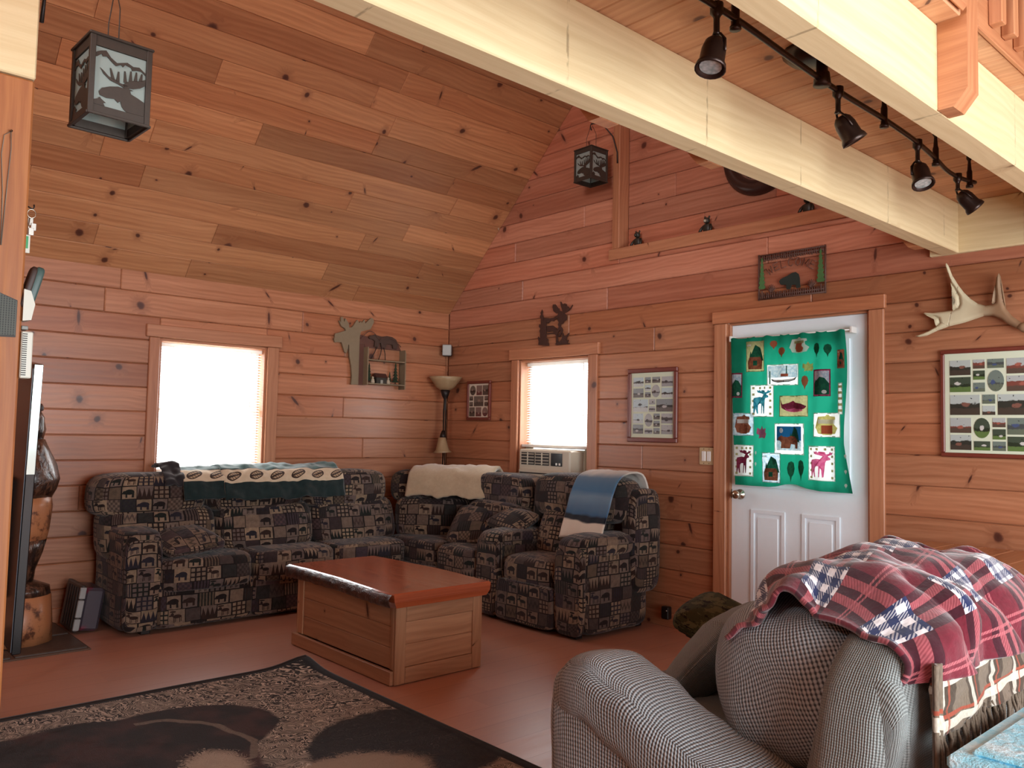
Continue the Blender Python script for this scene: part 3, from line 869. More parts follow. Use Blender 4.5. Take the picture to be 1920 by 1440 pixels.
# left small one: 0.30..0.62 x 1.41..1.77
collage('small mahogany framed photo collage with cream mat between floor lamp and window', (0.305, 0, 1.415), 0.325, 0.35, 0.026, FRAME_RED, MAT_C,
        [(0.06,0.05,0.34,0.34,1,0),(0.39,0.05,0.66,0.34,0,1),(0.70,0.05,0.97,0.34,0,0),
         (0.04,0.37,0.21,0.50,0,0),(0.04,0.54,0.21,0.67,0,0),(0.27,0.37,0.74,0.67,0,0),(0.80,0.37,0.97,0.50,0,0),(0.80,0.54,0.97,0.67,0,0),
         (0.04,0.70,0.31,0.97,0,0),(0.37,0.70,0.64,0.97,0,1),(0.70,0.70,0.96,0.97,1,1)], PH_FAM)
collage('tall photo collage of black and white winter snapshots beside the light switch', (2.175, 0, 1.265), 0.445, 0.53, 0.032, FRAME_RED, MAT_G,
        [(0.05,0.07,0.29,0.21,0,0),(0.33,0.07,0.46,0.16,0,1),(0.50,0.07,0.68,0.16,0,1),(0.72,0.07,0.97,0.22,0,2),
         (0.05,0.24,0.29,0.38,0,1),(0.33,0.19,0.46,0.28,0,0),(0.33,0.30,0.46,0.38,0,1),(0.49,0.19,0.68,0.38,1,2),(0.72,0.24,0.97,0.39,0,0),
         (0.05,0.41,0.40,0.60,0,0),(0.43,0.41,0.57,0.49,0,2),(0.43,0.52,0.57,0.60,0,2),(0.60,0.41,0.97,0.60,0,1),
         (0.05,0.63,0.29,0.78,0,0),(0.33,0.63,0.51,0.83,1,2),(0.54,0.63,0.68,0.72,0,1),(0.54,0.74,0.68,0.83,0,1),(0.72,0.63,0.97,0.78,0,2),
         (0.05,0.80,0.29,0.94,0,1),(0.33,0.86,0.51,0.94,0,2),(0.54,0.85,0.68,0.94,0,1),(0.72,0.80,0.97,0.94,0,2)], PH_SNOW)
collage('photo collage of log house snapshots in a pale green mat below the antler', (4.345, 0, 1.235), 0.47, 0.57, 0.022, FRAME_RED, MAT_G,
        [(0.06,0.07,0.30,0.22,0,2),(0.33,0.07,0.46,0.16,0,0),(0.49,0.07,0.67,0.16,0,3),(0.70,0.07,0.95,0.22,0,0),
         (0.06,0.24,0.30,0.39,0,1),(0.33,0.18,0.46,0.27,0,1),(0.33,0.30,0.46,0.39,0,3),(0.49,0.18,0.67,0.39,1,3),(0.70,0.24,0.95,0.39,0,0),
         (0.06,0.42,0.40,0.62,0,2),(0.43,0.42,0.57,0.51,0,3),(0.43,0.53,0.57,0.62,0,2),(0.60,0.42,0.96,0.62,0,2),
         (0.06,0.65,0.30,0.80,0,0),(0.33,0.65,0.51,0.85,1,1),(0.54,0.65,0.68,0.74,0,0),(0.54,0.76,0.68,0.86,0,1),(0.70,0.65,0.96,0.81,0,3),
         (0.06,0.82,0.30,0.97,0,2),(0.33,0.88,0.51,0.97,0,1),(0.54,0.88,0.68,0.97,0,3),(0.70,0.83,0.96,0.97,0,1)], PH_CABIN)

# welcome sign: 3.23..3.70 x 2.20..2.49
e = thing('welcome_sign', 'twig framed metal welcome sign with a black bear above the white door', 'sign', (3.245, -0.012, 2.19))
TWIG = plain('twig_brown', (88, 60, 50), 0.7, var=0.3, scale=80)
GREENT = plain('painted_green', (70, 110, 62), 0.6, var=0.25, scale=60)
BEARM = plain('painted_bear', (30, 44, 40), 0.55, var=0.15)
LETTER = plain('painted_brown_letters', (104, 66, 52), 0.6, var=0.2, scale=60)
w_, h_ = 0.455, 0.295
q = MB()
for z in (0.008, h_-0.008): q.tube([(0, -0.004, z), (w_, -0.004, z)], 0.006, 7)
for x in (0.004, w_-0.004): q.tube([(x, -0.004, 0), (x, -0.004, h_)], 0.006, 7)
q.build('border', TWIG, e)
rg = random.Random(3)
for zz in (0.028, h_-0.028):
    q = MB()
    q.tube([(0.01, -0.006, zz), (w_-0.01, -0.006, zz)], 0.005, 6)
    for i in range(30):
        x = 0.015+i*(w_-0.03)/29; q.tube([(x, -0.007, zz-0.018+rg.uniform(-.003, .003)), (x+rg.uniform(-.003, .003), -0.007, zz+0.018)], 0.0042, 5)
    stuff(q.build('twig_row', TWIG, e))
for x0, dx in ((0.03, 0.026), (w_-0.03, 0.030)):
    poly = []; n = 7
    for i in range(n):
        t = i/n; poly.append((x0+dx*(0.25+t*0.75), h_-0.04-t*0.2)); poly.append((x0+dx*(0.10+t*0.55), h_-0.045-t*0.2-0.008))
    right = [(x0, h_-0.02)]+poly
    q = MB(); q.prism(right+[(2*x0-a, b) for a, b in reversed(right[1:])], -0.014, -0.008); q.build('pine_tree', GREENT, e)
    q = MB(); q.box(x0-0.005, x0+0.005, -0.012, -0.008, 0.02, 0.06, 0.001); q.build('trunk', TWIG, e)
q = MB(); q.prism([(0.150,0.105),(0.158,0.118),(0.176,0.126),(0.205,0.134),(0.240,0.150),(0.262,0.152),(0.280,0.138),(0.288,0.110),(0.292,0.052),(0.268,0.050),(0.262,0.072),(0.235,0.075),(0.225,0.050),(0.200,0.050),(0.198,0.080),(0.178,0.082),(0.160,0.085)], -0.012, -0.007); q.build('bear', BEARM, e)
for x in (0.095, 0.365):
    q = MB()
    for k in range(7):
        a = PI*(0.15+0.7*k/6); q.tube([(x, -0.009, 0.045), (x+0.034*math.cos(a), -0.009, 0.045+0.05*math.sin(a))], [0.005, 0.002], 5)
    q.build('bush', TWIG, e)
STROKES = {'W': [[(0,1),(.25,0),(.5,.7),(.75,0),(1,1)]], 'E': [[(1,1),(0,1),(0,0),(1,0)],[(0,.5),(.8,.5)]], 'L': [[(0,1),(0,0),(1,0)]],
           'C': [[(1,.85),(.6,1),(.2,.9),(0,.5),(.2,.1),(.6,0),(1,.15)]], 'O': [[(.5,1),(.1,.8),(0,.5),(.1,.2),(.5,0),(.9,.2),(1,.5),(.9,.8),(.5,1)]],
           'M': [[(0,0),(0,1),(.5,.3),(1,1),(1,0)]]}
q = MB(); Rr = 0.30; cx, cz = w_/2, -0.105
for i, ch in enumerate('WELCOME'):
    a = PI/2 + (3-i)*0.155
    for st in STROKES[ch]:
        pts = []
        for px, pz in st:
            lx, lz = (px-0.5)*0.034, pz*0.048
            rr = Rr+lz
            pts.append((cx+rr*math.cos(a)+lx*math.sin(a), -0.010, cz+rr*math.sin(a)-lx*math.cos(a)))
        q.tube(pts, 0.0038, 5)
q.build('lettering', LETTER, e)

# moose antler
ANT = Mat('antler_bone'); nn = ANT.noise(ANT.obj(), 9.0, 4)
oz = ANT.sep(ANT.obj())
bone = ANT.mix(ANT.step(oz[0]+(nn-0.5)*0.14, -0.02, 0.16), srgb(206, 196, 164), srgb(142, 112, 84))
ANT = ANT.surface(ANT.mix(ANT.step(nn, 0.40, 0.70), bone, ANT.bright(bone, 1.12)), 0.55)
e = tag(thing('antler', None, None, (4.5, -0.03, 2.0)), 'single pale moose antler with four tines mounted on the right wall', 'antler')
outl = [(-0.280,-0.109),(-0.254,-0.103),(-0.208,-0.086),(-0.162,-0.063),(-0.146,-0.047),(-0.150,-0.024),(-0.176,-0.008),(-0.222,0.002),(-0.234,0.010),(-0.226,0.017),(-0.184,0.011),(-0.123,0.013),(-0.079,0.015),(-0.053,0.024),(-0.044,0.043),(-0.047,0.083),(-0.067,0.125),(-0.092,0.168),(-0.106,0.218),(-0.117,0.259),(-0.113,0.275),(-0.102,0.257),(-0.084,0.203),(-0.052,0.143),(-0.027,0.104),(0.006,0.066),(0.041,0.037),(0.079,0.023),(0.111,0.024),(0.128,0.033),(0.130,0.075),(0.128,0.122),(0.133,0.163),(0.144,0.185),(0.152,0.165),(0.158,0.095),(0.166,0.033),(0.175,-0.002),(0.202,-0.042),(0.235,-0.072),(0.257,-0.085),(0.262,-0.122),(0.228,-0.112),(0.181,-0.082),(0.148,-0.053),(0.110,-0.032),(0.072,-0.029),(0.026,-0.042),(-0.028,-0.057),(-0.102,-0.070),(-0.162,-0.089),(-0.216,-0.112),(-0.255,-0.117)]
def inflated(name, outline, thick, par, mat, bend=lambda x, z: 0.0, step=0.007):
    """a filled outline that swells towards its middle, like a carved or grown palm"""
    me = bpy.data.meshes.new(name); bm = bmesh.new()
    vs = [bm.verts.new((x, 0, z)) for x, z in outline]; f = bm.faces.new(vs)
    bmesh.ops.triangulate(bm, faces=[f], quad_method='BEAUTY', ngon_method='EAR_CLIP')
    for _ in range(7):
        ed = [x for x in bm.edges if x.calc_length() > step]
        if not ed: break
        bmesh.ops.subdivide_edges(bm, edges=ed, cuts=1)
        bmesh.ops.triangulate(bm, faces=[x for x in bm.faces if len(x.verts) > 3])
    seg = [(Vector(outline[i]), Vector(outline[(i+1) % len(outline)])) for i in range(len(outline))]
    def dist(p):
        best = 9
        for a, b in seg:
            ab = b-a; t = max(0, min(1, (p-a).dot(ab)/ab.length_squared)); best = min(best, (p-a-ab*t).length)
        return best
    top = {}
    for v in list(bm.verts):
        d = dist(Vector((v.co.x, v.co.z)))
        h = math.sqrt(max(0.0, 1-(1-min(1, d/thick))**2))*thick
        v.co.y = -h + bend(v.co.x, v.co.z)
        top[v] = (h, v.co.copy())
    back = {v: (v if h < 1e-6 else bm.verts.new((co.x, h*0.7+bend(co.x, co.z), co.z))) for v, (h, co) in top.items()}
    for f in list(bm.faces):
        nf = [back[v] for v in f.verts][::-1]
        try: bm.faces.new(nf)
        except ValueError: pass
    bmesh.ops.recalc_face_normals(bm, faces=bm.faces)
    for f in bm.faces: f.smooth = True
    bm.to_mesh(me); bm.free(); me.materials.append(mat)
    o = bpy.data.objects.new(name, me); C.objects.link(o); o.parent = par
    return o
inflated('antler_palm', outl, 0.020, e, ANT, lambda x, z: -0.10*max(0, x-0.05)-0.035*(x+0.05)**2)
q = MB(); q.tube([(0.236, -0.022, -0.098), (0.262, -0.036, -0.108), (0.285, -0.03, -0.120)], [0.016, 0.026, 0.020], 12)
q.build('burr', ANT, e)
q = MB(); q.tube([(0.05, 0.03, 0.0), (0.05, 0.0, 0.0)], 0.004, 6); q.build('mounting_screw', BLACKM, e)

# light switch
PLATE = plain('almond_plate', (196, 170, 130), 0.4, var=0.03)
e = thing('light_switch', 'double rocker light switch on a tan plate beside the door', 'switch', (2.795, 0, 1.125))
q = MB(); q.box(0, 0.115, -0.006, 0, 0, 0.115, 0.004); q.build('plate', PLATE, e)
for x in (0.022, 0.062):
    q = MB(); q.box(x, x+0.031, -0.012, -0.004, 0.024, 0.091, 0.003); q.build('rocker', WHITE_VINYL, e)
q = MB()
for x in (0.037, 0.078):
    for z in (0.01, 0.105): q.lathe([(0, 0), (0.003, 0), (0.003, 0.001), (0, 0.001)], 8, TR((x, -0.006, z), rx=H))
stuff(q.build('plate_screw', BLACKM, e))

# clock in the niche, mostly behind the beam
e = thing('wall_clock', 'large round wall clock with a dark wooden rim, half hidden behind the beam', 'clock', (3.19, 0.10, 3.19))
CLK = plain('clock_rim', (54, 34, 30), 0.35, var=0.2, scale=20)
q = MB(); q.lathe([(0.175, 0.0), (0.275, 0.0), (0.275, 0.02), (0.25, 0.055), (0.215, 0.06), (0.2, 0.05), (0.19, 0.025), (0.175, 0.02)], 40, TR((0, 0, 0), rx=H), caps=False); q.build('rim', CLK, e)
q = MB(); q.lathe([(0.0, 0.012), (0.192, 0.012)], 40, TR((0, 0, 0), rx=H), caps=False); q.build('dial', plain('clock_dial', (120, 88, 74), 0.5, var=0.15), e)
NUM = {1: 'I', 2: 'II', 3: 'III', 4: 'IIII', 5: 'V', 6: 'VI', 7: 'VII', 8: 'VIII', 9: 'IX', 10: 'X', 11: 'XI', 12: 'XII'}
q = MB()
for k, sN in NUM.items():
    a = PI/2-k*PI/6; wid = {'I': 0.011, 'V': 0.02, 'X': 0.02}
    tot = sum(wid[c] for c in sN); x = -tot/2
    def PT(lx, lz):
        r = 0.145+lz; return (r*math.cos(a)+lx*math.sin(a), -0.014, r*math.sin(a)-lx*math.cos(a))
    for c in sN:
        m_ = x+wid[c]/2
        if c == 'I': segs = [((m_, -0.022), (m_, 0.022))]
        elif c == 'V': segs = [((m_-0.007, 0.022), (m_, -0.022)), ((m_+0.007, 0.022), (m_, -0.022))]
        else: segs = [((m_-0.007, 0.022), (m_+0.007, -0.022)), ((m_+0.007, 0.022), (m_-0.007, -0.022))]
        for p0, p1 in segs: q.tube([PT(*p0), PT(*p1)], 0.0026, 4)
        x += wid[c]
stuff(q.build('numerals', BLACKM, e))
q = MB(); q.tube([(0, -0.018, 0), (0.05, -0.018, 0.07)], 0.005, 5); q.tube([(0, -0.02, 0), (-0.11, -0.02, 0.04)], 0.004, 5); q.build('hands', BLACKM, e)

# speaker in the corner
SPK = plain('silver_speaker', (150, 152, 148), 0.45, 0.2, var=0.05)
e = thing('corner_speaker', 'small silver satellite speaker high in the room corner', 'speaker', (0.0, -0.075, 2.0))
T_ = TR((0.075, 0.0, 0.0), rz=math.radians(48))
q = MB(); q.box(-0.045, 0.045, -0.03, 0.045, 0.0, 0.108, 0.012, T=T_); q.build('cabinet', plain('speaker_black', (44, 42, 42), 0.5), e)
q = MB(); q.box(-0.042, 0.042, -0.042, -0.029, 0.003, 0.105, 0.008, T=T_); q.build('grille', SPK, e)
q = MB(); q.tube([(0.0, 0.0, 0.05), (0.03, 0.0, 0.05)], 0.008, 8); q.build('bracket', BLACKM, e)
q = MB(); q.tube([(0.02, 0.03, 0.0), (0.012, 0.055, -0.3), (0.012, 0.055, -1.0)], 0.0025, 5); q.build('cord', plain('tan_cord', (150, 110, 80), 0.6), e)
# ------------------------------------------------------------------ patterned sectional: long sofa, corner, recliner
def pad(n, par, c, dims, k=6.0, mat=None, fn=None, T=None, nn=10, wob=0.006):
    q = MB()
    def f(e, w_):
        p = Vector(fn(e, w_)) if fn else w_.copy()
        return p + Vector((fbm(p.x*6+c[0]*3, p.y*6+c[1]*3, p.z*6), fbm(p.y*6+9, p.z*6, p.x*6+c[1]), fbm(p.z*6+4, p.x*6, p.y*6)))*wob
    q.cushion(c, dims, k, nn, T, f, uo=(c[0]*0.7+c[1], c[2]))
    return q.build(n, mat or LODGE, par, weld=True)

sofa = thing('sectional_sofa', 'long patterned sofa section with cabin print fabric under the large left window', 'sofa', (0.35, -1.7, 0.0))
def part(n, c, d, k=6.0, **kw):
    e0 = kw.pop('e', sofa)
    return pad(n, e0, (c[0]-e0.location.x, c[1]-e0.location.y, c[2]-e0.location.z), d, k, **kw)
lean = lambda e, w_: (w_.x - 0.10*(e.z+1)*0.5, w_.y, w_.z)
part('base', (0.37, -1.90, 0.15), (0.60, 1.90, 0.27), 14)
for i in range(3):
    part('seat_cushion', (0.43, -2.48+0.63*i, 0.355), (0.60, 0.635, 0.225), 7)
    part('front_panel', (0.655, -2.48+0.63*i, 0.17), (0.07, 0.632, 0.28), 12)
for i in range(3):
    y = -2.74+0.75*i; dy = 0.755
    part('lower_back_cushion', (0.32, y+0.06, 0.60), (0.30, dy, 0.36), 5, fn=lean)
    part('upper_back_cushion', (0.235, y, 0.845), (0.31, dy, 0.30), 4)
part('back_frame', (0.135, -1.915, 0.45), (0.16, 2.07, 0.82), 12)
def armfn(e, w_): return (w_.x, w_.y*(1.0+0.10*max(0, e.z)), w_.z)
part('arm', (0.37, -2.885, 0.33), (0.60, 0.25, 0.62), 7, fn=armfn)
part('arm_front', (0.655, -2.885, 0.325), (0.06, 0.23, 0.60), 6)
part('arm_pad', (0.37, -2.885, 0.60), (0.62, 0.27, 0.11), 3.2)
for y in (-2.85, -1.05):
    for x in (0.12, 0.62):
        q = MB(); q.box(x-0.03-0.35, x+0.03-0.35, y-0.03+1.7, y+0.03+1.7, 0.0, 0.03, 0.004); q.build('foot', BLACKM, sofa)

corner = thing('sofa_corner_section', 'patterned corner section of the sectional below the floor lamp', 'sofa', (0.6, -0.5, 0.0))
ROT = -PI/4
TT = lambda x, y: Matrix.Translation((x-0.6, y+0.5, 0)) @ Matrix.Rotation(PI/4, 4, 'Z')
def cpart(n, c, d, k, T=None, **kw): return pad(n, corner, c, d, k, T=T, **kw)
cpart('base', (0.66-0.6, -0.62+0.5, 0.15), (0.80, 0.60, 0.27), 12)
cpart('base', (1.26-0.6, -0.52+0.5, 0.15), (0.36, 0.66, 0.27), 12)
cpart('seat_cushion', (0.66-0.6, -0.57+0.5, 0.355), (0.70, 0.62, 0.225), 7)
cpart('seat_cushion', (1.225-0.6, -0.56+0.5, 0.355), (0.46, 0.64, 0.225), 6)
# angled back filling the corner
T_ = TT(0.55, -0.47)
cpart('lower_back_cushion', (0, 0, 0.60), (0.30, 0.74, 0.36), 5, T_ @ Matrix.Rotation(PI, 4, 'Z') @ Matrix.Rotation(PI/2, 4, 'Z'))
cpart('upper_back_cushion', (0, 0.07, 0.845), (0.86, 0.28, 0.30), 4, T_ )
cpart('lower_back_cushion', (1.20-0.6, -0.36+0.5, 0.60), (0.62, 0.28, 0.36), 5)
cpart('upper_back_cushion', (1.20-0.6, -0.29+0.5, 0.845), (0.66, 0.28, 0.30), 4)

rec = thing('recliner_section', 'patterned recliner seat with padded arms at the right end of the sectional', 'recliner', (1.98, -0.45, 0.0))
def rp(n, c, d, k=6.0, **kw): return pad(n, rec, (c[0]-1.98, c[1]+0.45, c[2]), d, k, **kw)
rp('base', (1.98, -0.44, 0.17), (0.90, 0.72, 0.29), 14)
rp('seat_cushion', (1.98, -0.52, 0.37), (0.55, 0.66, 0.22), 5)
rp('footrest_panel', (1.98, -0.83, 0.17), (0.55, 0.07, 0.28), 9)
lean2 = lambda e, w_: (w_.x, w_.y + 0.10*(e.z+1)*0.5, w_.z)
rp('lower_back_cushion', (1.98, -0.40, 0.60), (0.56, 0.28, 0.36), 5, fn=lean2)
rp('upper_back_cushion', (2.03, -0.29, 0.86), (0.90, 0.30, 0.34), 4)
rp('back_wing', (2.47, -0.21, 0.60), (0.13, 0.30, 0.70), 5)
rp('back_wing', (1.60, -0.21, 0.60), (0.13, 0.30, 0.70), 5)
rp('arm', (1.585, -0.50, 0.31), (0.25, 0.66, 0.57), 8)
rp('arm_pad', (1.585, -0.52, 0.555), (0.28, 0.68, 0.13), 3.2)
rp('arm_front', (1.585, -0.815, 0.30), (0.24, 0.06, 0.55), 6)
rp('arm', (2.375, -0.48, 0.32), (0.25, 0.66, 0.59), 8)
rp('arm_pad', (2.375, -0.50, 0.585), (0.29, 0.70, 0.15), 3.2)
rp('arm_front', (2.375, -0.81, 0.31), (0.24, 0.06, 0.57), 6)
for x in (-0.4, 0.4):
    for y in (-0.3, 0.3):
        q = MB(); q.box(x-0.03, x+0.03, y-0.03, y+0.03, 0.0, 0.035, 0.004); q.build('foot', BLACKM, rec)

# loose pillows
def pillow(label, loc, rot, dims, mat, group=None, name='throw_pillow'):
    e = thing(name, label, 'pillow', loc, rot=rot, group=group)
    q = MB()
    def f(e_, w_):
        edge = max(abs(e_.x), abs(e_.y))
        return (w_.x*(1-0.06*e_.y*e_.y), w_.y*(1-0.06*e_.x*e_.x), w_.z*(1-0.80*edge**2.2)+0.004*fbm(w_.x*12, w_.y*12, loc[0]))
    q.cushion((0, 0, 0), dims, 9, 12, fn=f, uo=(loc[0], loc[1]))
    q.build('cover', mat, e, weld=True)
    m_ = MB(); n = 40; pts = []
    for i in range(n):
        t = 2*PI*i/n; c_, s_ = math.cos(t), math.sin(t); k = (abs(c_)**9+abs(s_)**9)**(-1/9)
        pts.append((c_*k*dims[0]/2*0.985*(1-0.06*(s_*k)**2), s_*k*dims[1]/2*0.985*(1-0.06*(c_*k)**2), 0))
    m_.tube(pts, 0.005, 6, closed=True); m_.build('piping', mat, e)
    return e
pillow('patterned pillow lying flat on the sofa seat against the left arm', (0.48, -2.56, 0.545), (0.10, 0.20, 0.1), (0.42, 0.42, 0.17), LODGE)
pillow('patterned square pillow leaning in the sofa corner under the beige blanket', (1.10, -0.55, 0.60), (0.75, -0.1, 0.35), (0.42, 0.40, 0.15), LODGE)
pillow('small patterned pillow tucked against the left arm of the recliner', (1.48, -0.50, 0.66), (0.45, 0.10, -0.1), (0.40, 0.28, 0.14), LODGE)

# blankets over the backs
def drape(name, label, prof, w0, w1, axis, mat, nu=44, nv=26, wob=0.008, solid=0.012, skew=None, shift=0.0, cat='blanket'):
    """cloth over a back: prof is the section (depth, height), swept from w0 to w1 along x or y; uv = (across, along the section) in metres"""
    P = [Vector(p) for p in prof]
    L = [0.0]
    for i in range(1, len(P)): L.append(L[-1]+(P[i]-P[i-1]).length)
    def at(t):
        d = t*L[-1]
        for i in range(1, len(P)):
            if d <= L[i]+1e-9:
                k = (d-L[i-1])/(L[i]-L[i-1])
                # Catmull-Rom for a soft fall
                p0, p1, p2, p3 = P[max(i-2, 0)], P[i-1], P[i], P[min(i+1, len(P)-1)]
                return 0.5*((2*p1)+(-p0+p2)*k+(2*p0-5*p1+4*p2-p3)*k*k+(-p0+3*p1-3*p2+p3)*k**3)
        return P[-1]
    mid = (w0+w1)/2; base = Vector((0, 0))
    e = thing(name, label, cat, (0, 0, 0))
    q = MB()
    def fn(u, v):
        d = at(v)
        w_ = w0+(w1-w0)*u
        if skew: w_ += skew(u, v)
        n1 = fbm(w_*7+shift, v*4, shift)*wob + fbm(w_*19, v*9, shift+5)*wob*0.5
        dd, hh = d.x + n1*0.9, d.y + n1
        return (dd, w_, hh) if axis == 'y' else (w_, dd, hh)
    q.grid(fn, nu, nv, lambda u, v: (u*abs(w1-w0), v*L[-1]))
    o = q.build('cloth', mat, e, solid=solid)
    return e

def fish_blanket():
    m = Mat('feather_band_blanket'); u, v = m.uv()
    n = m.noise(m.comb(u*30.0, v*30.0), 1.0, 3)
    dark = m.mix(n, srgb(18, 30, 32), srgb(36, 54, 54))
    teal = m.mix(n, srgb(40, 74, 74), srgb(86, 118, 116))
    cream = m.mix(n, srgb(186, 168, 140), srgb(214, 198, 172))
    c = m.mix((v > 0.245), dark, teal)
    band = (v > 0.125)*(v < 0.235)
    c = m.mix(band, c, cream)
    x = m.fract(u/0.165); y = (v-0.18)/0.055 - (x-0.5)*0.9
    shape = (x-0.5)*(x-0.5)*7.5 + y*y*2.6
    c = m.mix(band*(shape < 0.95), c, srgb(58, 44, 36))
    c = m.mix(band*(shape < 0.55), c, m.mix(m.fract((x+y*0.2)*9.0) > 0.5, srgb(120, 100, 80), srgb(176, 156, 128)))
    c = m.mix(band*(m.abs(y) < 0.12)*(shape < 0.7), c, srgb(52, 40, 34))
    return m.surface(c, 0.95, normal=m.bump(n, 0.4, 0.004), sheen=0.4, spec=0.1)
FISH = fish_blanket()
drape('feather_blanket', 'dark green blanket with a cream feather band over the long sofa back', [(0.455, 0.80), (0.432, 0.87), (0.405, 0.95), (0.33, 1.012), (0.22, 1.035), (0.10, 1.02)], -2.28, -1.33, 'y', FISH, nu=70, wob=0.022)
drape('feather_blanket', 'short folded end of the green feather blanket nearest the left arm', [(0.447, 0.815), (0.425, 0.88), (0.395, 0.95), (0.32, 1.005), (0.21, 1.022), (0.10, 1.005)], -2.56, -2.27, 'y', FISH, nu=30, wob=0.016, shift=3.0)
DKFLEECE = plain('dark_fleece', (32, 28, 32), 0.95, var=0.2, scale=40, sheen=0.3)
drape('dark_throw', 'dark fleece bunched on the sofa back beside the green blanket', [(0.395, 0.90), (0.375, 0.975), (0.31, 1.025), (0.22, 1.045), (0.12, 1.03)], -2.68, -2.55, 'y', DKFLEECE, nu=16, wob=0.03)
def soft(name, a, b, sc=40):
    m = Mat(name); n = m.noise(m.obj(), sc, 4, 0.7); n2 = m.noise(m.obj(), 400, 1)
    return m.surface(m.mix(n, srgb(*a), srgb(*b)), 0.95, normal=m.bump(n+n2*0.5, 0.35, 0.004), sheen=0.5, spec=0.1)
BEIGE = soft('beige_fleece', (166, 148, 122), (190, 172, 144))
e = drape('beige_blanket', 'folded beige fleece blanket over the sofa corner back', [(-0.235, 0.785), (-0.215, 0.86), (-0.17, 0.965), (-0.06, 1.015), (0.06, 1.0), (0.14, 0.95)], -0.36, 0.36, 'x', BEIGE, wob=0.022, solid=0.03, skew=lambda u, v: 0.0)
e.location = (0.66, -0.38, 0); e.rotation_euler = (0, 0, math.radians(30))
def blue_blanket():
    m = Mat('blue_gradient_blanket'); u, v = m.uv()
    n = m.noise(m.comb(u*4.0, v*16.0), 1.0, 3); f = m.noise(m.comb(u*300.0, v*300.0), 1.0, 1)
    vv = v + (n-0.5)*0.05
    c = m.ramp(vv/0.9, [(0.0, srgb(222, 208, 190)), (0.138, srgb(222, 208, 190)), (0.15, srgb(20, 24, 36)), (0.185, srgb(20, 24, 36)), (0.20, srgb(62, 98, 132)), (0.33, srgb(112, 140, 162)), (0.38, srgb(70, 112, 146)), (0.50, srgb(84, 116, 142)), (0.58, srgb(186, 178, 164)), (0.8, srgb(222, 216, 206))])
    return m.surface(m.bright(c, m.lin(f, 0.3, 0.7, 0.93, 1.05)), 0.95, normal=m.bump(f, 0.3, 0.003), sheen=0.4, spec=0.1)
drape('striped_blanket', 'blue white and black gradient blanket hanging over the recliner back', [(-0.56, 0.595), (-0.54, 0.68), (-0.50, 0.80), (-0.47, 0.90), (-0.41, 1.01), (-0.30, 1.055), (-0.17, 1.04), (-0.115, 0.93)], 2.03, 2.41, 'x', blue_blanket(), wob=0.010, skew=lambda u, v: 0.05*v)
q = MB(); q.box(-0.012, 0.012, -0.002, 0.002, -0.02, 0.02, 0.0005)
o = q.build('care_tag', WHITE_VINYL, None); o.location = (2.14, -0.575, 0.605); tag(o, 'white care label dangling from the blue blanket hem', 'label')
# ------------------------------------------------------------------ coffee table chest
ch = thing('coffee_table', 'pine chest coffee table with a varnished live edge slab top', 'coffee table', (1.97, -1.94, 0.0))
X0, X1, Y0, Y1 = -0.53, 0.53, -0.29, 0.29
HB = 0.405
def cp_(n, m, *b, **k):
    q = MB(); q.box(*b, **k); return q.build(n, m, ch)
cp_('base_board', CHEST, X0-0.02, X1-0.012, Y0-0.02, Y0-0.0, 0.004, 0.075, ch=0.003, g=0)
for x in (X0, X1-0.0):
    pass
for sx, a in ((-1, X0), (1, X1-0.02)):
    for y, nm in ((Y0, 'end_stile'), (Y1-0.065, 'end_stile')):
        cp_(nm, CHEST, a, a+0.02, y, y+0.065, 0.004, HB, ch=0.003, g=2)
    cp_('end_rail', CHEST, a, a+0.02, Y0+0.066, Y1-0.066, HB-0.085, HB, ch=0.003, g=1)
    cp_('end_rail', CHEST, a, a+0.02, Y0+0.066, Y1-0.066, 0.004, 0.085, ch=0.003, g=1)
    xi = a+0.004 if sx < 0 else a-0.002
    for k in range(2):
        cp_('end_plank', CHEST, xi, xi+0.012, Y0+0.060, Y1-0.060, 0.086+k*0.117, 0.202+k*0.117, ch=0.003, g=1)
for y, o_ in ((Y0, 1), (Y1-0.02, -1)):
    cp_('corner_stile', CHEST, X0+0.0205, X0+0.075, y+(0 if o_ > 0 else 0), y+0.02, 0.0765 if o_ > 0 else 0.004, HB, ch=0.003, g=2)
    cp_('corner_stile', CHEST, X1-0.05, X1-0.0205, y, y+0.02, 0.0765 if o_ > 0 else 0.004, HB, ch=0.003, g=2)
    for k in range(3):
        z0 = 0.0765+k*0.109
        cp_('side_plank', CHEST, X0+0.076, X1-0.051, y+0.005, y+0.018, z0+0.0005, z0+0.1085, ch=0.003, g=0)
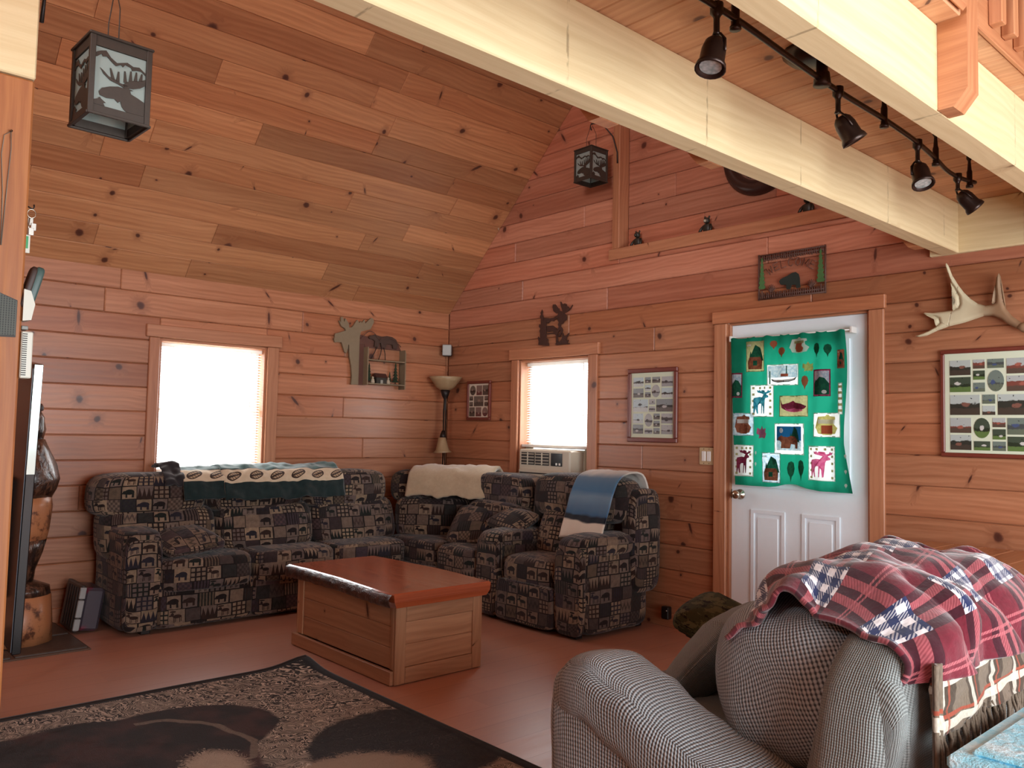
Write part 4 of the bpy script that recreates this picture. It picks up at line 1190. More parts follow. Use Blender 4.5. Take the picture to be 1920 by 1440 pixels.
# live-edge slab: wavy outline, bark on the long sides
def edge(x, s): return s*(0.325 + 0.014*math.sin(x*5.1+s) + 0.010*fbm(x*4, s*3) + (-0.035*max(0, (-x-0.25))**1.0))
n = 40
top = [(-0.60+1.17*i/n, edge(-0.60+1.17*i/n, -1)) for i in range(n+1)]+[(0.57-1.17*i/n, edge(0.57-1.17*i/n, 1)) for i in range(n+1)]
q = MB()
m_ = len(top)
z0, z1 = HB+0.0, HB+0.075
ctr = [(x*0.985-0.0, y*0.975) for x, y in top]
verts = [(x, y, z1) for x, y in ctr]
q.add(verts, [list(range(m_))], [[(x, y) for x, y in ctr]])
verts = [(x*0.985, y*0.93, z0) for x, y in top]
q.add(verts, [list(range(m_))[::-1]], [[(x, y) for x, y in top][::-1]])
for i in range(m_):     # end grain and edges
    j = (i+1) % m_
    a, b = top[i], top[j]
    rings = []
    for z, s in ((z1, None), (z1-0.006, 1.0), (z0+0.03, 1.0), (z0, None)):
        if s is None:
            sc = (0.985, 0.975) if z == z1 else (0.985, 0.93)
        else: sc = (1.0, 1.0 if z > z0+0.04 else 0.985)
        rings.append(((a[0]*sc[0], a[1]*sc[1], z), (b[0]*sc[0], b[1]*sc[1], z)))
    for r in range(3):
        (p0, p1), (p2, p3) = rings[r], rings[r+1]
        q.add([p0, p2, p3, p1], [[0, 1, 2, 3]], [[(a[1]*0.3+a[0], p0[2]), (a[1]*0.3+a[0], p2[2]), (b[1]*0.3+b[0], p3[2]), (b[1]*0.3+b[0], p1[2])]], False)
slab_o = q.build('slab_top', SLAB, ch, weld=True)
BARK = Mat('bark'); nb = BARK.noise(BARK.obj(), 22, 5, 0.75)
BARK = BARK.surface(BARK.mix(BARK.step(nb, 0.35, 0.7), srgb(38, 22, 18), srgb(104, 62, 44)), 0.28, normal=BARK.bump(nb, 1.0, 0.02), coat=0.4)
for s in (-1, 1):
    q = MB()
    def fn(u, v):
        x = -0.60+1.155*u; y = edge(x, s)
        ang = (v-0.5)*PI
        bul = 0.020*math.cos(ang)*(0.7+0.6*abs(fbm(x*13, v*4, s)))+0.002
        return (x, y+s*bul, (z0+z1)/2+0.034*math.sin(ang)-0.002+0.006*fbm(x*17, v*6, s+4))
    q.grid(fn, 90, 8, lambda u, v: (u*1.2, v*0.1))
    q.build('bark_edge', BARK, slab_o)

# ------------------------------------------------------------------ rug with a woven moose picture
def rug_material():
    m = Mat('woven_moose_rug'); p = m.obj(); x, y, z = m.sep(p)
    # x runs away from wall_left, y towards wall_back; origin in the far left corner of the rug
    n = m.noise(m.comb(x*5.0, y*5.0), 1.0, 3)
    # streaky grass: short pale dashes lying in many directions
    sd = m.noise(m.comb(x*6.0, y*6.0, 2.0), 1.0, 2)
    a = (sd-0.5)*5.0+0.5
    ca = m.math('COSINE', a); sa = m.sin(a)
    s1 = m.noise(m.comb((x*ca+y*sa)*13.0, (y*ca-x*sa)*56.0), 1.0, 2)
    grass = m.mix(m.step(s1, 0.49, 0.55), srgb(30, 23, 22), srgb(206, 190, 172))
    def blob(cx, cy, rx, ry, w_=0.10):
        dx = (x-cx)/rx; dy = (y-cy)/ry
        return m.sqrt(dx*dx+dy*dy) + (n-0.5)*w_*2
    body = blob(0.93, -1.36, 0.66, 0.62)
    neck = blob(0.66, -0.98, 0.34, 0.46)
    dk = m.mn(body, neck)
    c = m.mix(m.step(dk, 1.02, 0.97), grass, m.mix(m.step(n, 0.4, 0.65), srgb(34, 24, 22), srgb(66, 40, 36)))
    rim = m.step(m.abs(m.mn(blob(0.86, -1.18, 0.46, 0.44), 3.0)-1.0), 0.05, 0.03)*(y > -1.05)*(x < 1.1)
    c = m.mix(rim, c, m.mix(s1, srgb(60, 48, 42), srgb(150, 134, 118)))
    muz = blob(1.08, -0.95, 0.17, 0.12, 0.2) + (s1-0.5)*1.6
    c = m.mix(m.step(muz, 1.0, 0.9), c, m.mix(s1, srgb(150, 132, 116), srgb(196, 180, 160)))
    shade = blob(1.35, -0.25, 0.42, 0.42, 0.15)
    c = m.mix(m.step(shade, 1.02, 0.94), c, m.mix(m.step(s1, 0.55, 0.66), srgb(28, 24, 26), srgb(74, 66, 62)))
    pale = blob(1.52, -0.62, 0.24, 0.32, 0.2) + (s1-0.5)*0.9
    c = m.mix(m.step(pale, 1.0, 0.92), c, m.mix(s1, srgb(132, 112, 96), srgb(176, 156, 134)))
    edge_ = m.mn(x, -y)
    c = m.mix((edge_ < 0.05), c, srgb(24, 20, 22))
    pile = m.noise(m.comb(x*300.0, y*300.0), 1.0, 2)
    c = m.bright(c, m.lin(pile, 0.3, 0.7, 0.8, 1.15))
    return m.surface(c, 0.95, normal=m.bump(pile+s1*0.6, 0.6, 0.004), spec=0.1, sheen=0.1)
rug = thing('area_rug', 'black bordered area rug with a woven moose picture on the floor', 'rug', (1.85, -2.385, 0.0))
q = MB()
def rf(u, v):
    x, y = 2.36*u, -3.0*v
    curl = 0.035*math.exp(-((x*x+y*y)/0.02))
    return (x + 0.004*fbm(y*3, 1), y + 0.004*fbm(x*3, 7), 0.010+curl+0.003*max(0, fbm(x*2, y*2, 3)))
q.grid(rf, 70, 80, lambda u, v: (u*2.36, v*3.0))
q.build('pile', rug_material(), rug, solid=0.011)
q = MB()
pts = [rf(0, v/60) for v in range(60, -1, -1)]+[rf(u/60, 0) for u in range(1, 61)]
q.tube(pts, 0.008, 6); q.build('bound_edge', DKFLEECE, rug)
# ------------------------------------------------------------------ grey loveseat, its blankets, table, totes
lv = thing('loveseat', 'grey waffle knit loveseat in the right foreground seen over its arm', 'sofa', (4.75, -2.2, 0.0))
def lp(n, c, d, k=6.0, mat=None, fn=None, rot=None, nn=12, wob=0.008):
    cc = (c[0]-4.75, c[1]+2.2, c[2])
    if rot:
        T = Matrix.Translation(cc) @ rot; cc = (0, 0, 0)
    else: T = None
    return pad(n, lv, cc, d, k, mat=mat or KNIT, fn=fn, T=T, nn=nn, wob=wob)
def armtop(x):      # height of the arm along its length (world x)
    K = [(4.24, 0.60), (4.30, 0.645), (4.36, 0.672), (4.43, 0.675), (4.56, 0.63), (4.70, 0.565), (4.84, 0.515), (5.0, 0.49), (5.14, 0.49)]
    for (a, p), (b, q_) in zip(K, K[1:]):
        if x <= b: t = max(0, (x-a)/(b-a)); t = t*t*(3-2*t); return p+(q_-p)*t
    return K[-1][1]
def armfn2(x0, zc):
    def f(e, w_):
        z = w_.z
        if e.z > 0: z = w_.z + (armtop(x0+w_.x)-0.66)*e.z
        return (w_.x, w_.y*(1+0.05*e.z), z)
    return f
def padfn(x0):
    def f(e, w_): return (w_.x, w_.y, w_.z+(armtop(x0+w_.x)-0.66))
    return f
lp('arm', (4.69, -2.795, 0.31), (0.82, 0.23, 0.60), 8, fn=armfn2(4.69, 0.3), nn=18)
lp('arm_pad', (4.70, -2.795, 0.555), (0.88, 0.29, 0.21), 3.4, fn=padfn(4.70), nn=20)
lp('base', (4.72, -2.15, 0.20), (0.94, 1.50, 0.28), 12, KNIT2)
lp('seat_cushion', (4.60, -2.36, 0.40), (0.86, 0.60, 0.17), 5, KNIT2)
lp('seat_cushion', (4.60, -1.78, 0.40), (0.86, 0.56, 0.17), 5, KNIT2)
tilt = Matrix.Rotation(math.radians(24), 4, 'Y')
lp('back_pillow', (4.955, -2.43, 0.660), (0.62, 0.60, 0.48), 2.8, KNIT, rot=Matrix.Rotation(math.radians(-20), 4, 'Y'), nn=24, wob=0.022)
lp('back_pillow', (5.01, -1.85, 0.70), (0.48, 0.56, 0.44), 2.7, KNIT, rot=Matrix.Rotation(math.radians(-18), 4, 'Y'), nn=14, wob=0.014)
lp('back_shell', (5.165, -2.13, 0.47), (0.24, 1.44, 0.86), 4.5, KNIT2, fn=lambda e, w_: (w_.x+0.04*e.z, w_.y, w_.z), nn=16)
lp('side_wing', (5.13, -2.785, 0.40), (0.20, 0.09, 0.76), 3.4, KNIT2, fn=lambda e, w_: (w_.x+0.095*e.z, w_.y, w_.z), nn=14)
lp('arm', (4.69, -1.46, 0.31), (0.82, 0.22, 0.60), 8)
lp('arm_pad', (4.70, -1.46, 0.57), (0.88, 0.26, 0.20), 3.4)
for x in (4.34, 5.1):
    for y in (-2.78, -1.5):
        q = MB(); q.box(x-4.75-0.03, x-4.75+0.03, y+2.2-0.03, y+2.2+0.03, 0.0, 0.07, 0.004); q.build('foot', BLACKM, lv)
CAMO = Mat('camouflage_cloth'); u_, v_ = CAMO.uv()
n1 = CAMO.noise(CAMO.comb(u_*16.0, v_*16.0), 1.0, 3, 0.7); n2 = CAMO.noise(CAMO.comb(u_*19.0, v_*19.0, 8.0), 1.0, 3, 0.7)
cc = CAMO.mix(CAMO.step(n1, 0.50, 0.53), srgb(58, 58, 38), srgb(86, 82, 56)); cc = CAMO.mix(CAMO.step(n2, 0.55, 0.58), cc, srgb(30, 26, 22))
CAMO = CAMO.surface(cc, 0.9, spec=0.15)
pillow('camouflage pillow lying at the far end of the grey loveseat seat', (4.30, -1.90, 0.575), (0.1, 0.35, 0.3), (0.44, 0.40, 0.17), CAMO)
pillow('plain grey pillow standing against the near back pillow of the loveseat', (4.50, -2.32, 0.61), (0.1, -0.85, 0.1), (0.40, 0.42, 0.18), KNIT2)

def plaid_material():
    m = Mat('red_plaid_fleece'); u, v = m.uv()
    a = m.fract(u/0.30); b = m.fract(v/0.30)
    red = srgb(104, 28, 42); rose = srgb(172, 92, 98); dark = srgb(44, 14, 26); navy = srgb(34, 44, 84); white = srgb(226, 224, 226)
    tw = m.fract((u+v)*95.0) > 0.5
    def bd(t, x0, x1): return (t > x0)*(t < x1)
    c = m.mix(0.0, red, red)
    for t in (a, b):
        for x0, x1 in ((0.03, 0.055), (0.085, 0.11)): c = m.mix(bd(t, x0, x1)*(0.45+0.5*tw), c, rose)
        for x0, x1 in ((0.36, 0.44), (0.52, 0.60), (0.68, 0.76)): c = m.mix(bd(t, x0, x1)*0.8, c, dark)
        for x0, x1 in ((0.44, 0.52), (0.60, 0.68)): c = m.mix(bd(t, x0, x1)*(0.35+0.4*tw), c, rose)
    x0, x1 = 0.36, 0.76
    both = bd(a, x0, x1)*bd(b, x0, x1)
    ch = m.math('COMPARE', m.math('MODULO', m.floor(a/0.08)+m.floor(b/0.08), 2.0), 1.0, 0.1)
    c = m.mix(both, c, m.mix(ch, m.mix(tw*0.5, navy, white), m.mix(m.fract(a/0.16) > 0.5, white, navy)))
    n = m.noise(m.comb(u*60.0, v*60.0), 1.0, 2)
    c = m.bright(c, m.lin(n, 0.3, 0.7, 0.85, 1.1))
    return m.surface(c, 0.95, normal=m.bump(n, 0.4, 0.004), sheen=0.5, spec=0.1)
PLAID = plaid_material()
# bunched fleece over the back of the loveseat: folds run from front to rear
def bunched(name, label, prof, y0, y1, mat, nu, nv, fold, uvs, cat='blanket', solid=0.014, edge=None, droop=0.0):
    P = [Vector(p) for p in prof]; L = [0.0]
    for i in range(1, len(P)): L.append(L[-1]+(P[i]-P[i-1]).length)
    def at(t):
        d = t*L[-1]
        for i in range(1, len(P)):
            if d <= L[i]+1e-9:
                k = (d-L[i-1])/(L[i]-L[i-1])
                p0, p1, p2, p3 = P[max(i-2, 0)], P[i-1], P[i], P[min(i+1, len(P)-1)]
                return 0.5*((2*p1)+(-p0+p2)*k+(2*p0-5*p1+4*p2-p3)*k*k+(-p0+3*p1-3*p2+p3)*k**3)
        return P[-1]
    ctr = Vector((5.02, 0.72))
    e = thing(name, label, cat, (0, 0, 0))
    q = MB()
    def fn(u, v):
        d = at(v); y = y0+(y1-y0)*u
        if edge: y += edge(u, v)
        out = (d-ctr).normalized()
        ph = y*24 + 2.2*fbm(y*3, v*2.2, 1.0) + v*1.5
        f = fold*(0.55*abs(math.sin(ph*0.5))+0.45*abs(math.sin(ph*0.83+1.3+v*1.8)) + 0.9*fbm(y*5, v*5, 2.0)+0.35*fbm(y*14, v*12, 7.0))
        d = d + out*(max(0.0, f) - droop*math.exp(-(u/0.08)**2)*(0.5+0.5*min(1.0, max(0.0, v)*5)))
        return (d.x, y + 0.3*fold*math.sin(ph), d.y)
    q.grid(fn, nu, nv, lambda u, v: (u*uvs[0]+0.12*v, v*uvs[1]+0.08*u))
    q.build('cloth', mat, e, solid=solid)
    return e
bunched('plaid_blanket', 'bunched red plaid fleece blanket with white and navy squares on the loveseat back',
        [(4.76, 0.765), (4.79, 0.83), (4.86, 0.905), (4.96, 0.955), (5.07, 0.96), (5.17, 0.945), (5.25, 0.91), (5.305, 0.85), (5.325, 0.775)],
        -2.69, -2.04, PLAID, 120, 80, 0.050, (1.15, 0.95), edge=lambda u, v: (0.10*(1-v)*u) - 0.07*v*(1-u), droop=0.085)
def throw_material():
    m = Mat('brown_tartan_wool'); u, v = m.uv()
    a = m.fract(u/0.21); b = m.fract(v/0.19)
    def bd(t, x0, x1): return (t > x0)*(t < x1)
    c = m.mix(bd(a, 0.0, 0.5), srgb(74, 62, 52), srgb(112, 98, 84))
    c = m.mix(bd(b, 0.30, 0.52), c, srgb(196, 186, 170)); c = m.mix(bd(b, 0.20, 0.27), c, srgb(150, 74, 56))
    c = m.mix(bd(a, 0.60, 0.72)*0.7, c, srgb(206, 198, 184)); c = m.mix(bd(a, 0.80, 0.85)*0.8, c, srgb(150, 74, 56))
    n = m.noise(m.comb(u*200.0, v*40.0), 1.0, 2)
    return m.surface(m.bright(c, m.lin(n, 0.3, 0.7, 0.75, 1.15)), 0.95, normal=m.bump(n, 0.4, 0.003), spec=0.1, sheen=0.2)
THROW = throw_material()
e = bunched('fringed_throw', 'brown tartan throw with a knotted fringe under the red plaid blanket',
        [(5.262, 0.85), (5.282, 0.835), (5.30, 0.80), (5.315, 0.76), (5.322, 0.715), (5.33, 0.66)], -2.70, -2.06, THROW, 70, 30, 0.014, (0.9, 0.5), solid=0.006,
        edge=lambda u, v: 0.06*v*(u-0.4))
rg = random.Random(5)
q = MB()
for i in range(64):
    u = i/63; y = -2.725+0.70*u; z = 0.665+0.01*math.sin(i*1.7)
    dx = rg.uniform(-0.006, 0.012); l = rg.uniform(0.055, 0.085)
    q.tube([(5.334, y, z), (5.337+dx, y+rg.uniform(-.006, .006), z-l*0.5), (5.335+dx, y+rg.uniform(-.01, .01), z-l)], [0.0045, 0.0038, 0.0055], 5)
stuff(q.build('fringe', THROW, e))
q = MB()
q.grid(lambda u, v: (5.335+0.006*math.sin(u*9), -2.745+0.035*u, 0.82-0.23*v), 6, 24, lambda u, v: (u*0.05, v*0.30+0.1))
for i in range(5): q.tube([(5.336, -2.742+i*0.008, 0.592), (5.338, -2.742+i*0.008, 0.53)], 0.004, 5)
q.build('folded_strip', THROW, e, solid=0.008)

# plank dining table by the back wall
tb = thing('dining_table', 'pine plank dining table along the back wall beyond the loveseat', 'table', (4.9, -0.62, 0.0))
k = 0; x = -0.62
while x < 0.62:
    q = MB(); q.box(x+0.0012, x+0.1388, -0.58, 0.58, 0.745, 0.78, 0.004, g=1); q.build('plank', TABLE, tb); x += 0.14
for s in (-1, 1):
    q = MB(); q.box(-0.55, 0.55, s*0.45-0.04, s*0.45+0.04, 0.67, 0.744, 0.004, g=0); q.build('apron', TABLE, tb)
    for t in (-1, 1):
        q = MB(); q.box(t*0.48-0.04, t*0.48+0.04, s*0.45-0.04, s*0.45+0.04, 0.0, 0.669, 0.006, g=2); q.build('leg', TABLE, tb)

# clear storage totes behind the loveseat
TOTE = Mat('clear_tote_plastic'); nt_ = TOTE.noise(TOTE.obj(), 14, 3)
TOTE = TOTE.surface(TOTE.mix(nt_, srgb(176, 212, 226), srgb(206, 232, 240)), 0.25, alpha=0.72)
LID = Mat('tote_lid_plastic'); nl = LID.noise(LID.obj(), 16, 5, 0.7)
LID = LID.surface(LID.mix(LID.step(nl, 0.4, 0.65), srgb(150, 224, 246), srgb(216, 246, 254)), 0.3, normal=LID.bump(nl, 0.6, 0.02))
def tote(label, z):
    e = thing('storage_tote', label, 'tote', (5.70, -2.56, z), group='clear totes behind the loveseat')
    w2, d2, h = 0.31, 0.24, 0.30
    q = MB()
    def ring(s, zz): return [(sx*w2*s, sy*d2*s, zz) for sx, sy in ((-1, -1), (1, -1), (1, 1), (-1, 1))]
    r0, r1, r2, r3 = ring(0.90, 0.0), ring(1.0, h), ring(0.985, h), ring(0.885, 0.006)
    for a, b in ((r0, r1), (r2, r3)):
        for i in range(4):
            j = (i+1) % 4; q.add([a[i], a[j], b[j], b[i]], [[0, 1, 2, 3]], [[(0, 0), (1, 0), (1, 1), (0, 1)]])
    q.add(r0[::-1], [[0, 1, 2, 3]], [[(0, 0)]*4]); q.add(r3, [[0, 1, 2, 3]], [[(0, 0)]*4])
    q.build('tub', TOTE, e)
    q = MB(); q.box(-w2-0.008, w2+0.008, -d2-0.008, d2+0.008, h-0.02, h+0.012, 0.008); q.box(-w2+0.03, w2-0.03, -d2+0.03, d2-0.03, h+0.011, h+0.022, 0.006)
    q.build('lid', LID, e)
    for s in (-1, 1):
        q = MB(); q.box(s*w2-0.004, s*w2+0.016, -0.05, 0.05, h-0.06, h-0.012, 0.004); q.build('latch', LID, e)
    return e
tote('clear blue storage tote on the floor, lower of two behind the loveseat', 0.0)
tote('clear blue storage tote, upper of two behind the loveseat under the fringe', 0.345)
# ------------------------------------------------------------------ post fittings, screen, carved bear, hearth
PX, PY = 3.381, -4.1645      # post faces turned to the room
# hearth of slate tiles
hearth = struct(MB().box(0.0, 0.82, -5.0, -3.21, 0.0, 0.008, 0.002).build('hearth', plain('hearth_grout', (92, 74, 62), 0.9)))
SLATE = Mat('slate_tile'); ns = SLATE.noise(SLATE.obj(), 7, 5, 0.7); rs = SLATE.rand()
SLATE = SLATE.surface(SLATE.bright(SLATE.mix(ns, srgb(58, 48, 44), srgb(98, 82, 72)), SLATE.lin(rs, 0, 1, 0.8, 1.15)), 0.5, normal=SLATE.bump(ns, 0.4, 0.01))
t0 = None
for i in range(2):
    for j in range(4):
        if t0 is None:
            t0 = MB().box(-0.185, 0.185, -0.185, 0.185, 0, 0.012, 0.003).build('tile', SLATE, hearth)
            o = t0
        else: o = t0.copy(); C.objects.link(o); o.parent = hearth
        o.location = (0.2+0.41*i-0.0, -3.41-0.39*j, 0.0045)
# carved bear on a stump
be = thing('bear_carving', 'chainsaw carved dark wooden bear on a log stump beside the black screen', 'statue', (0.42, -3.52, 0.0165))
FUR = Mat('carved_fur'); pf = FUR.sep(FUR.obj()); nf = FUR.noise(FUR.comb(pf[0]*26.0, pf[1]*26.0, pf[2]*9.0), 1.0, 4, 0.7)
FUR = FUR.surface(FUR.mix(FUR.step(nf, 0.4, 0.68), srgb(34, 22, 18), srgb(98, 66, 48)), 0.22, normal=FUR.bump(nf, 1.0, 0.02), coat=0.5)
LOG = Mat('carved_log'); nlg = LOG.noise(LOG.obj(), 11, 4, 0.7); zl = LOG.sep(LOG.obj())[2]
LOG = LOG.surface(LOG.mix(LOG.step(nlg, 0.48, 0.66), srgb(170, 112, 74), srgb(80, 44, 30)), 0.4, coat=0.2)
def lump(n, m, prof, c=(0, 0), rough=0.015, seg=22, sq=1.0):
    q = MB(); q.lathe(prof, seg)
    q.v = [(c[0]+x*(1+rough*6*fbm(x*14, y*14, z*8)), c[1]+y*(1+rough*6*fbm(x*14+5, y*14, z*8)), z) for x, y, z in q.v]
    return q.build(n, m, be, weld=True)
lump('stump', LOG, [(0.0, 0.0), (0.195, 0.0), (0.19, 0.1), (0.175, 0.27), (0.15, 0.285), (0.0, 0.285)])
lump('foot', FUR, [(0.0, 0.27), (0.17, 0.275), (0.16, 0.32), (0.07, 0.36), (0.0, 0.37)])
lump('leg', FUR, [(0.0, 0.30), (0.075, 0.31), (0.085, 0.42), (0.115, 0.52), (0.135, 0.60), (0.0, 0.62)])
lump('log_middle', LOG, [(0.0, 0.58), (0.13, 0.585), (0.15, 0.66), (0.155, 0.80), (0.145, 0.86), (0.0, 0.87)])
lump('belly', FUR, [(0.0, 0.84), (0.14, 0.845), (0.175, 0.90), (0.19, 0.96), (0.165, 1.05), (0.125, 1.13), (0.095, 1.20), (0.0, 1.22)], rough=0.03)
lump('head', FUR, [(0.0, 1.18), (0.085, 1.19), (0.10, 1.26), (0.092, 1.33), (0.06, 1.385), (0.0, 1.40)], rough=0.03)
for s in (-1, 1):
    q = MB(); q.lathe([(0.0, -0.02), (0.026, -0.012), (0.03, 0.008), (0.018, 0.03), (0.0, 0.034)], 10, TR((0.0, s*0.058, 1.385))); q.build('ear', FUR, be)
q = MB(); q.lathe([(0.052, 0.0), (0.045, 0.05), (0.03, 0.075), (0.0, 0.08)], 12, TR((0.07, 0.0, 1.27), ry=H)); q.build('muzzle', FUR, be)
for s in (-1, 1):
    q = MB(); q.tube([(-s*0.10, -0.04, 1.10), (-s*0.11, -0.14, 1.0), (-s*0.06, -0.17, 0.90)], [0.045, 0.042, 0.032], 10); q.build('arm', FUR, be)

# black screen seen from behind
GLOSSB = plain('gloss_black', (12, 12, 14), 0.18, var=0.05)
GLINT = plain('glint_silver', (176, 190, 186), 0.16, 0.9, var=0.03)  # colour of the window's reflection on the screen edge
tv = thing('television', 'big black television tilted on its stand behind the left post', 'television', (2.94, -4.05, 0.0))
T_ = Matrix.Translation((0.0, 0, 0.55)) @ Matrix.Rotation(math.radians(6.0), 4, 'Y')
q = MB(); q.box(-1.55, -0.002, -0.005, 0.024, 0.0, 0.965, 0.003, T=T_); q.build('panel', GLOSSB, tv)
q = MB(); q.box(-0.75, -0.25, -0.045, -0.005, 0.12, 0.55, 0.01, T=T_); q.build('back_housing', GLOSSB, tv)
q = MB(); q.box(-0.0018, 0.002, -0.004, 0.022, 0.60, 0.963, 0.001, T=T_); q.build('edge_glint', GLINT, tv)  # window reflection on the upper edge, modelled as a bright strip
q = MB(); q.box(-0.006, -0.002, -0.0075, -0.0052, 0.01, 0.95, 0.0005, T=T_); q.build('seam_strip', plain('dark_grey_trim', (70, 76, 84), 0.3), tv)
q = MB(); q.tube([(-1.34, 0.01, 0.70), (-1.34, 0.01, 0.03)], 0.03, 12); q.build('stand_column', GLOSSB, tv)
q = MB(); q.box(-1.52, -1.16, -0.2, 0.2, 0.0, 0.03, 0.008); q.build('stand_base', GLOSSB, tv)

# plastic tote by the sofa arm
e = thing('plastic_bin', 'grey translucent bin with a latched dark lid between stump and sofa', 'bin', (0.28, -3.165, 0.0085))
e.scale = (0.9, 0.9, 0.88)
GREYT = Mat('smoky_plastic'); ng = GREYT.noise(GREYT.obj(), 9, 2)
gx = GREYT.sep(GREYT.obj())
GREYT = GREYT.surface(GREYT.mix(GREYT.step(ng, 0.50, 0.66), srgb(74, 66, 74), srgb(118, 44, 62)), 0.3)
T_ = TR((0, 0, 0), rx=math.radians(-8))
q = MB(); q.box(-0.16, 0.15, -0.02, 0.115, 0.014, 0.315, 0.02, T=T_); q.build('tub', GREYT, e)
q = MB(); q.box(-0.18, 0.165, -0.055, -0.021, 0.006, 0.335, 0.008, T=T_)
for i in range(5): q.box(-0.12+i*0.055, -0.10+i*0.055, -0.062, -0.054, 0.03, 0.31, 0.003, T=T_)
q.build('lid', plain('dark_lid', (60, 50, 46), 0.4), e)
LATCH = plain('grey_latch', (150, 148, 146), 0.4)
for a, b in ((0.02, 0.10), (0.11, 0.23), (0.24, 0.32)):
    q = MB(); q.box(0.15, 0.172, -0.058, -0.018, a, b, 0.004, T=T_); q.build('latch', LATCH, e)

# things on the post
GRILL = Mat('vent_grille'); gy = GRILL.sep(GRILL.obj())
gr = GRILL.mx(m1 := GRILL.fract(gy[1]*150.0) > 0.5, GRILL.fract(gy[2]*150.0) > 0.72)
GRILL = GRILL.surface(GRILL.mix(gr, srgb(34, 38, 34), srgb(78, 82, 74)), 0.6)
e = thing('grille_box', 'dark woven grille box fixed to the face of the left post', 'vent', (PX, -4.182, 1.565))
q = MB(); q.prism([(0, 0), (-0.045, -0.002), (-0.045, 0.118), (0.0, 0.098)], 0.0, 0.014, 'yz'); q.build('grille', GRILL, e)
q = MB(); q.prism([(0.003, -0.004), (-0.049, -0.006), (-0.049, 0.122), (0.003, 0.102)], 0.0, 0.006, 'yz'); q.build('frame', BLACKM, e)
PHW = plain('phone_white', (206, 206, 192), 0.4, var=0.02)
e = thing('cordless_phone', 'white wall phone base with a dark green handset leaning in it on the post', 'phone', (3.36, PY, 1.61))
q = MB(); q.prism([(0.0, 0.0), (0.022, 0.004), (0.030, 0.05), (0.018, 0.088), (0.0, 0.092)], -0.035, 0.030, 'yz'); q.build('base', PHW, e)
q = MB(); q.cushion((0, 0, 0), (0.048, 0.026, 0.12), 5, 6, TR((0.0, 0.030, 0.105), rx=math.radians(-14))); q.build('handset', plain('phone_green', (60, 84, 80), 0.4), e, weld=True)
q = MB(); q.cushion((0, 0, 0), (0.05, 0.020, 0.13), 5, 6, TR((0.0, 0.014, 0.100), rx=math.radians(-14))); q.build('handset_back', plain('phone_brown', (58, 40, 34), 0.5), e, weld=True)
e = thing('thermostat', 'white slotted thermostat box on the side of the left post', 'thermostat', (3.36, PY, 1.445))
q = MB(); q.box(-0.03, 0.028, 0.0, 0.030, 0.0, 0.135, 0.003); q.build('housing', PHW, e)
q = MB()
for i in range(20): q.box(0.0275, 0.0295, 0.003, 0.015, 0.008+i*0.0062, 0.0108+i*0.0062, 0)
stuff(q.build('slot', BLACKM, e))
q = MB(); q.box(-0.02, 0.02, 0.0, 0.018, 0.140, 0.152, 0.002); q.build('top_clip', plain('clip_grey', (120, 120, 112), 0.4), e)
e = thing('key_ring', 'bunch of keys with a green and white tag hanging from a hook on the post', 'keys', (3.37, PY, 1.935))
q = MB(); q.tube([(0, 0.0, 0.012), (0, 0.014, 0.006), (0, 0.018, 0.012), (0, 0.017, 0.02)], 0.0022, 6); q.build('hook', BLACKM, e)
q = MB(); q.tube([(0.0, 0.012+0.011*math.cos(2*PI*i/16), -0.008+0.013*math.sin(2*PI*i/16)) for i in range(16)], 0.0016, 5, closed=True); q.build('ring', NICKEL, e)
KEYM = plain('key_steel', (196, 192, 184), 0.25, 0.9)
for i, (dy, dz) in enumerate(((0.004, -0.02), (0.012, -0.035), (0.006, -0.05))):
    q = MB(); q.box(-0.004+i*0.003, -0.002+i*0.003, dy, dy+0.014, dz-0.022, dz, 0.0008); q.build('key', KEYM, e)
q = MB(); q.box(-0.002, 0.002, -0.002, 0.012, -0.125, -0.072, 0.001); q.build('tag', PHW, e)
q = MB(); q.box(0.002, 0.0032, 0.0005, 0.007, -0.112, -0.076, 0.0004); q.build('tag_label', plain('tag_green', (48, 150, 90), 0.5), e)
q = MB(); q.tube([(0, 0.008, -0.02), (0, 0.005, -0.072)], 0.0015, 5); q.build('chain', KEYM, e)
WIREM = plain('grey_wire', (120, 116, 106), 0.45, 0.4)
e = thing('wire_loop', 'thin grey wire looped over a nail on the face of the left post', 'wire', (PX, -4.219, 2.15))
q = MB(); q.tube([(0.006, 0, 0.0), (0.005, 0.003, -0.05), (0.004, -0.001, -0.14), (0.004, -0.008, -0.33)], 0.0012, 5); q.tube([(0.006, 0, 0.0), (0.006, -0.016, -0.014), (0.005, -0.020, -0.07), (0.004, -0.012, -0.18), (0.004, -0.009, -0.33)], 0.0012, 5)
stuff(q.build('strand', WIREM, e))
q = MB(); q.tube([(0.0, 0.0, 0.0), (0.010, 0.0, 0.001), (0.011, 0, 0.001)], [0.0015, 0.0015, 0.004], 7); q.build('nail', NICKEL, e)
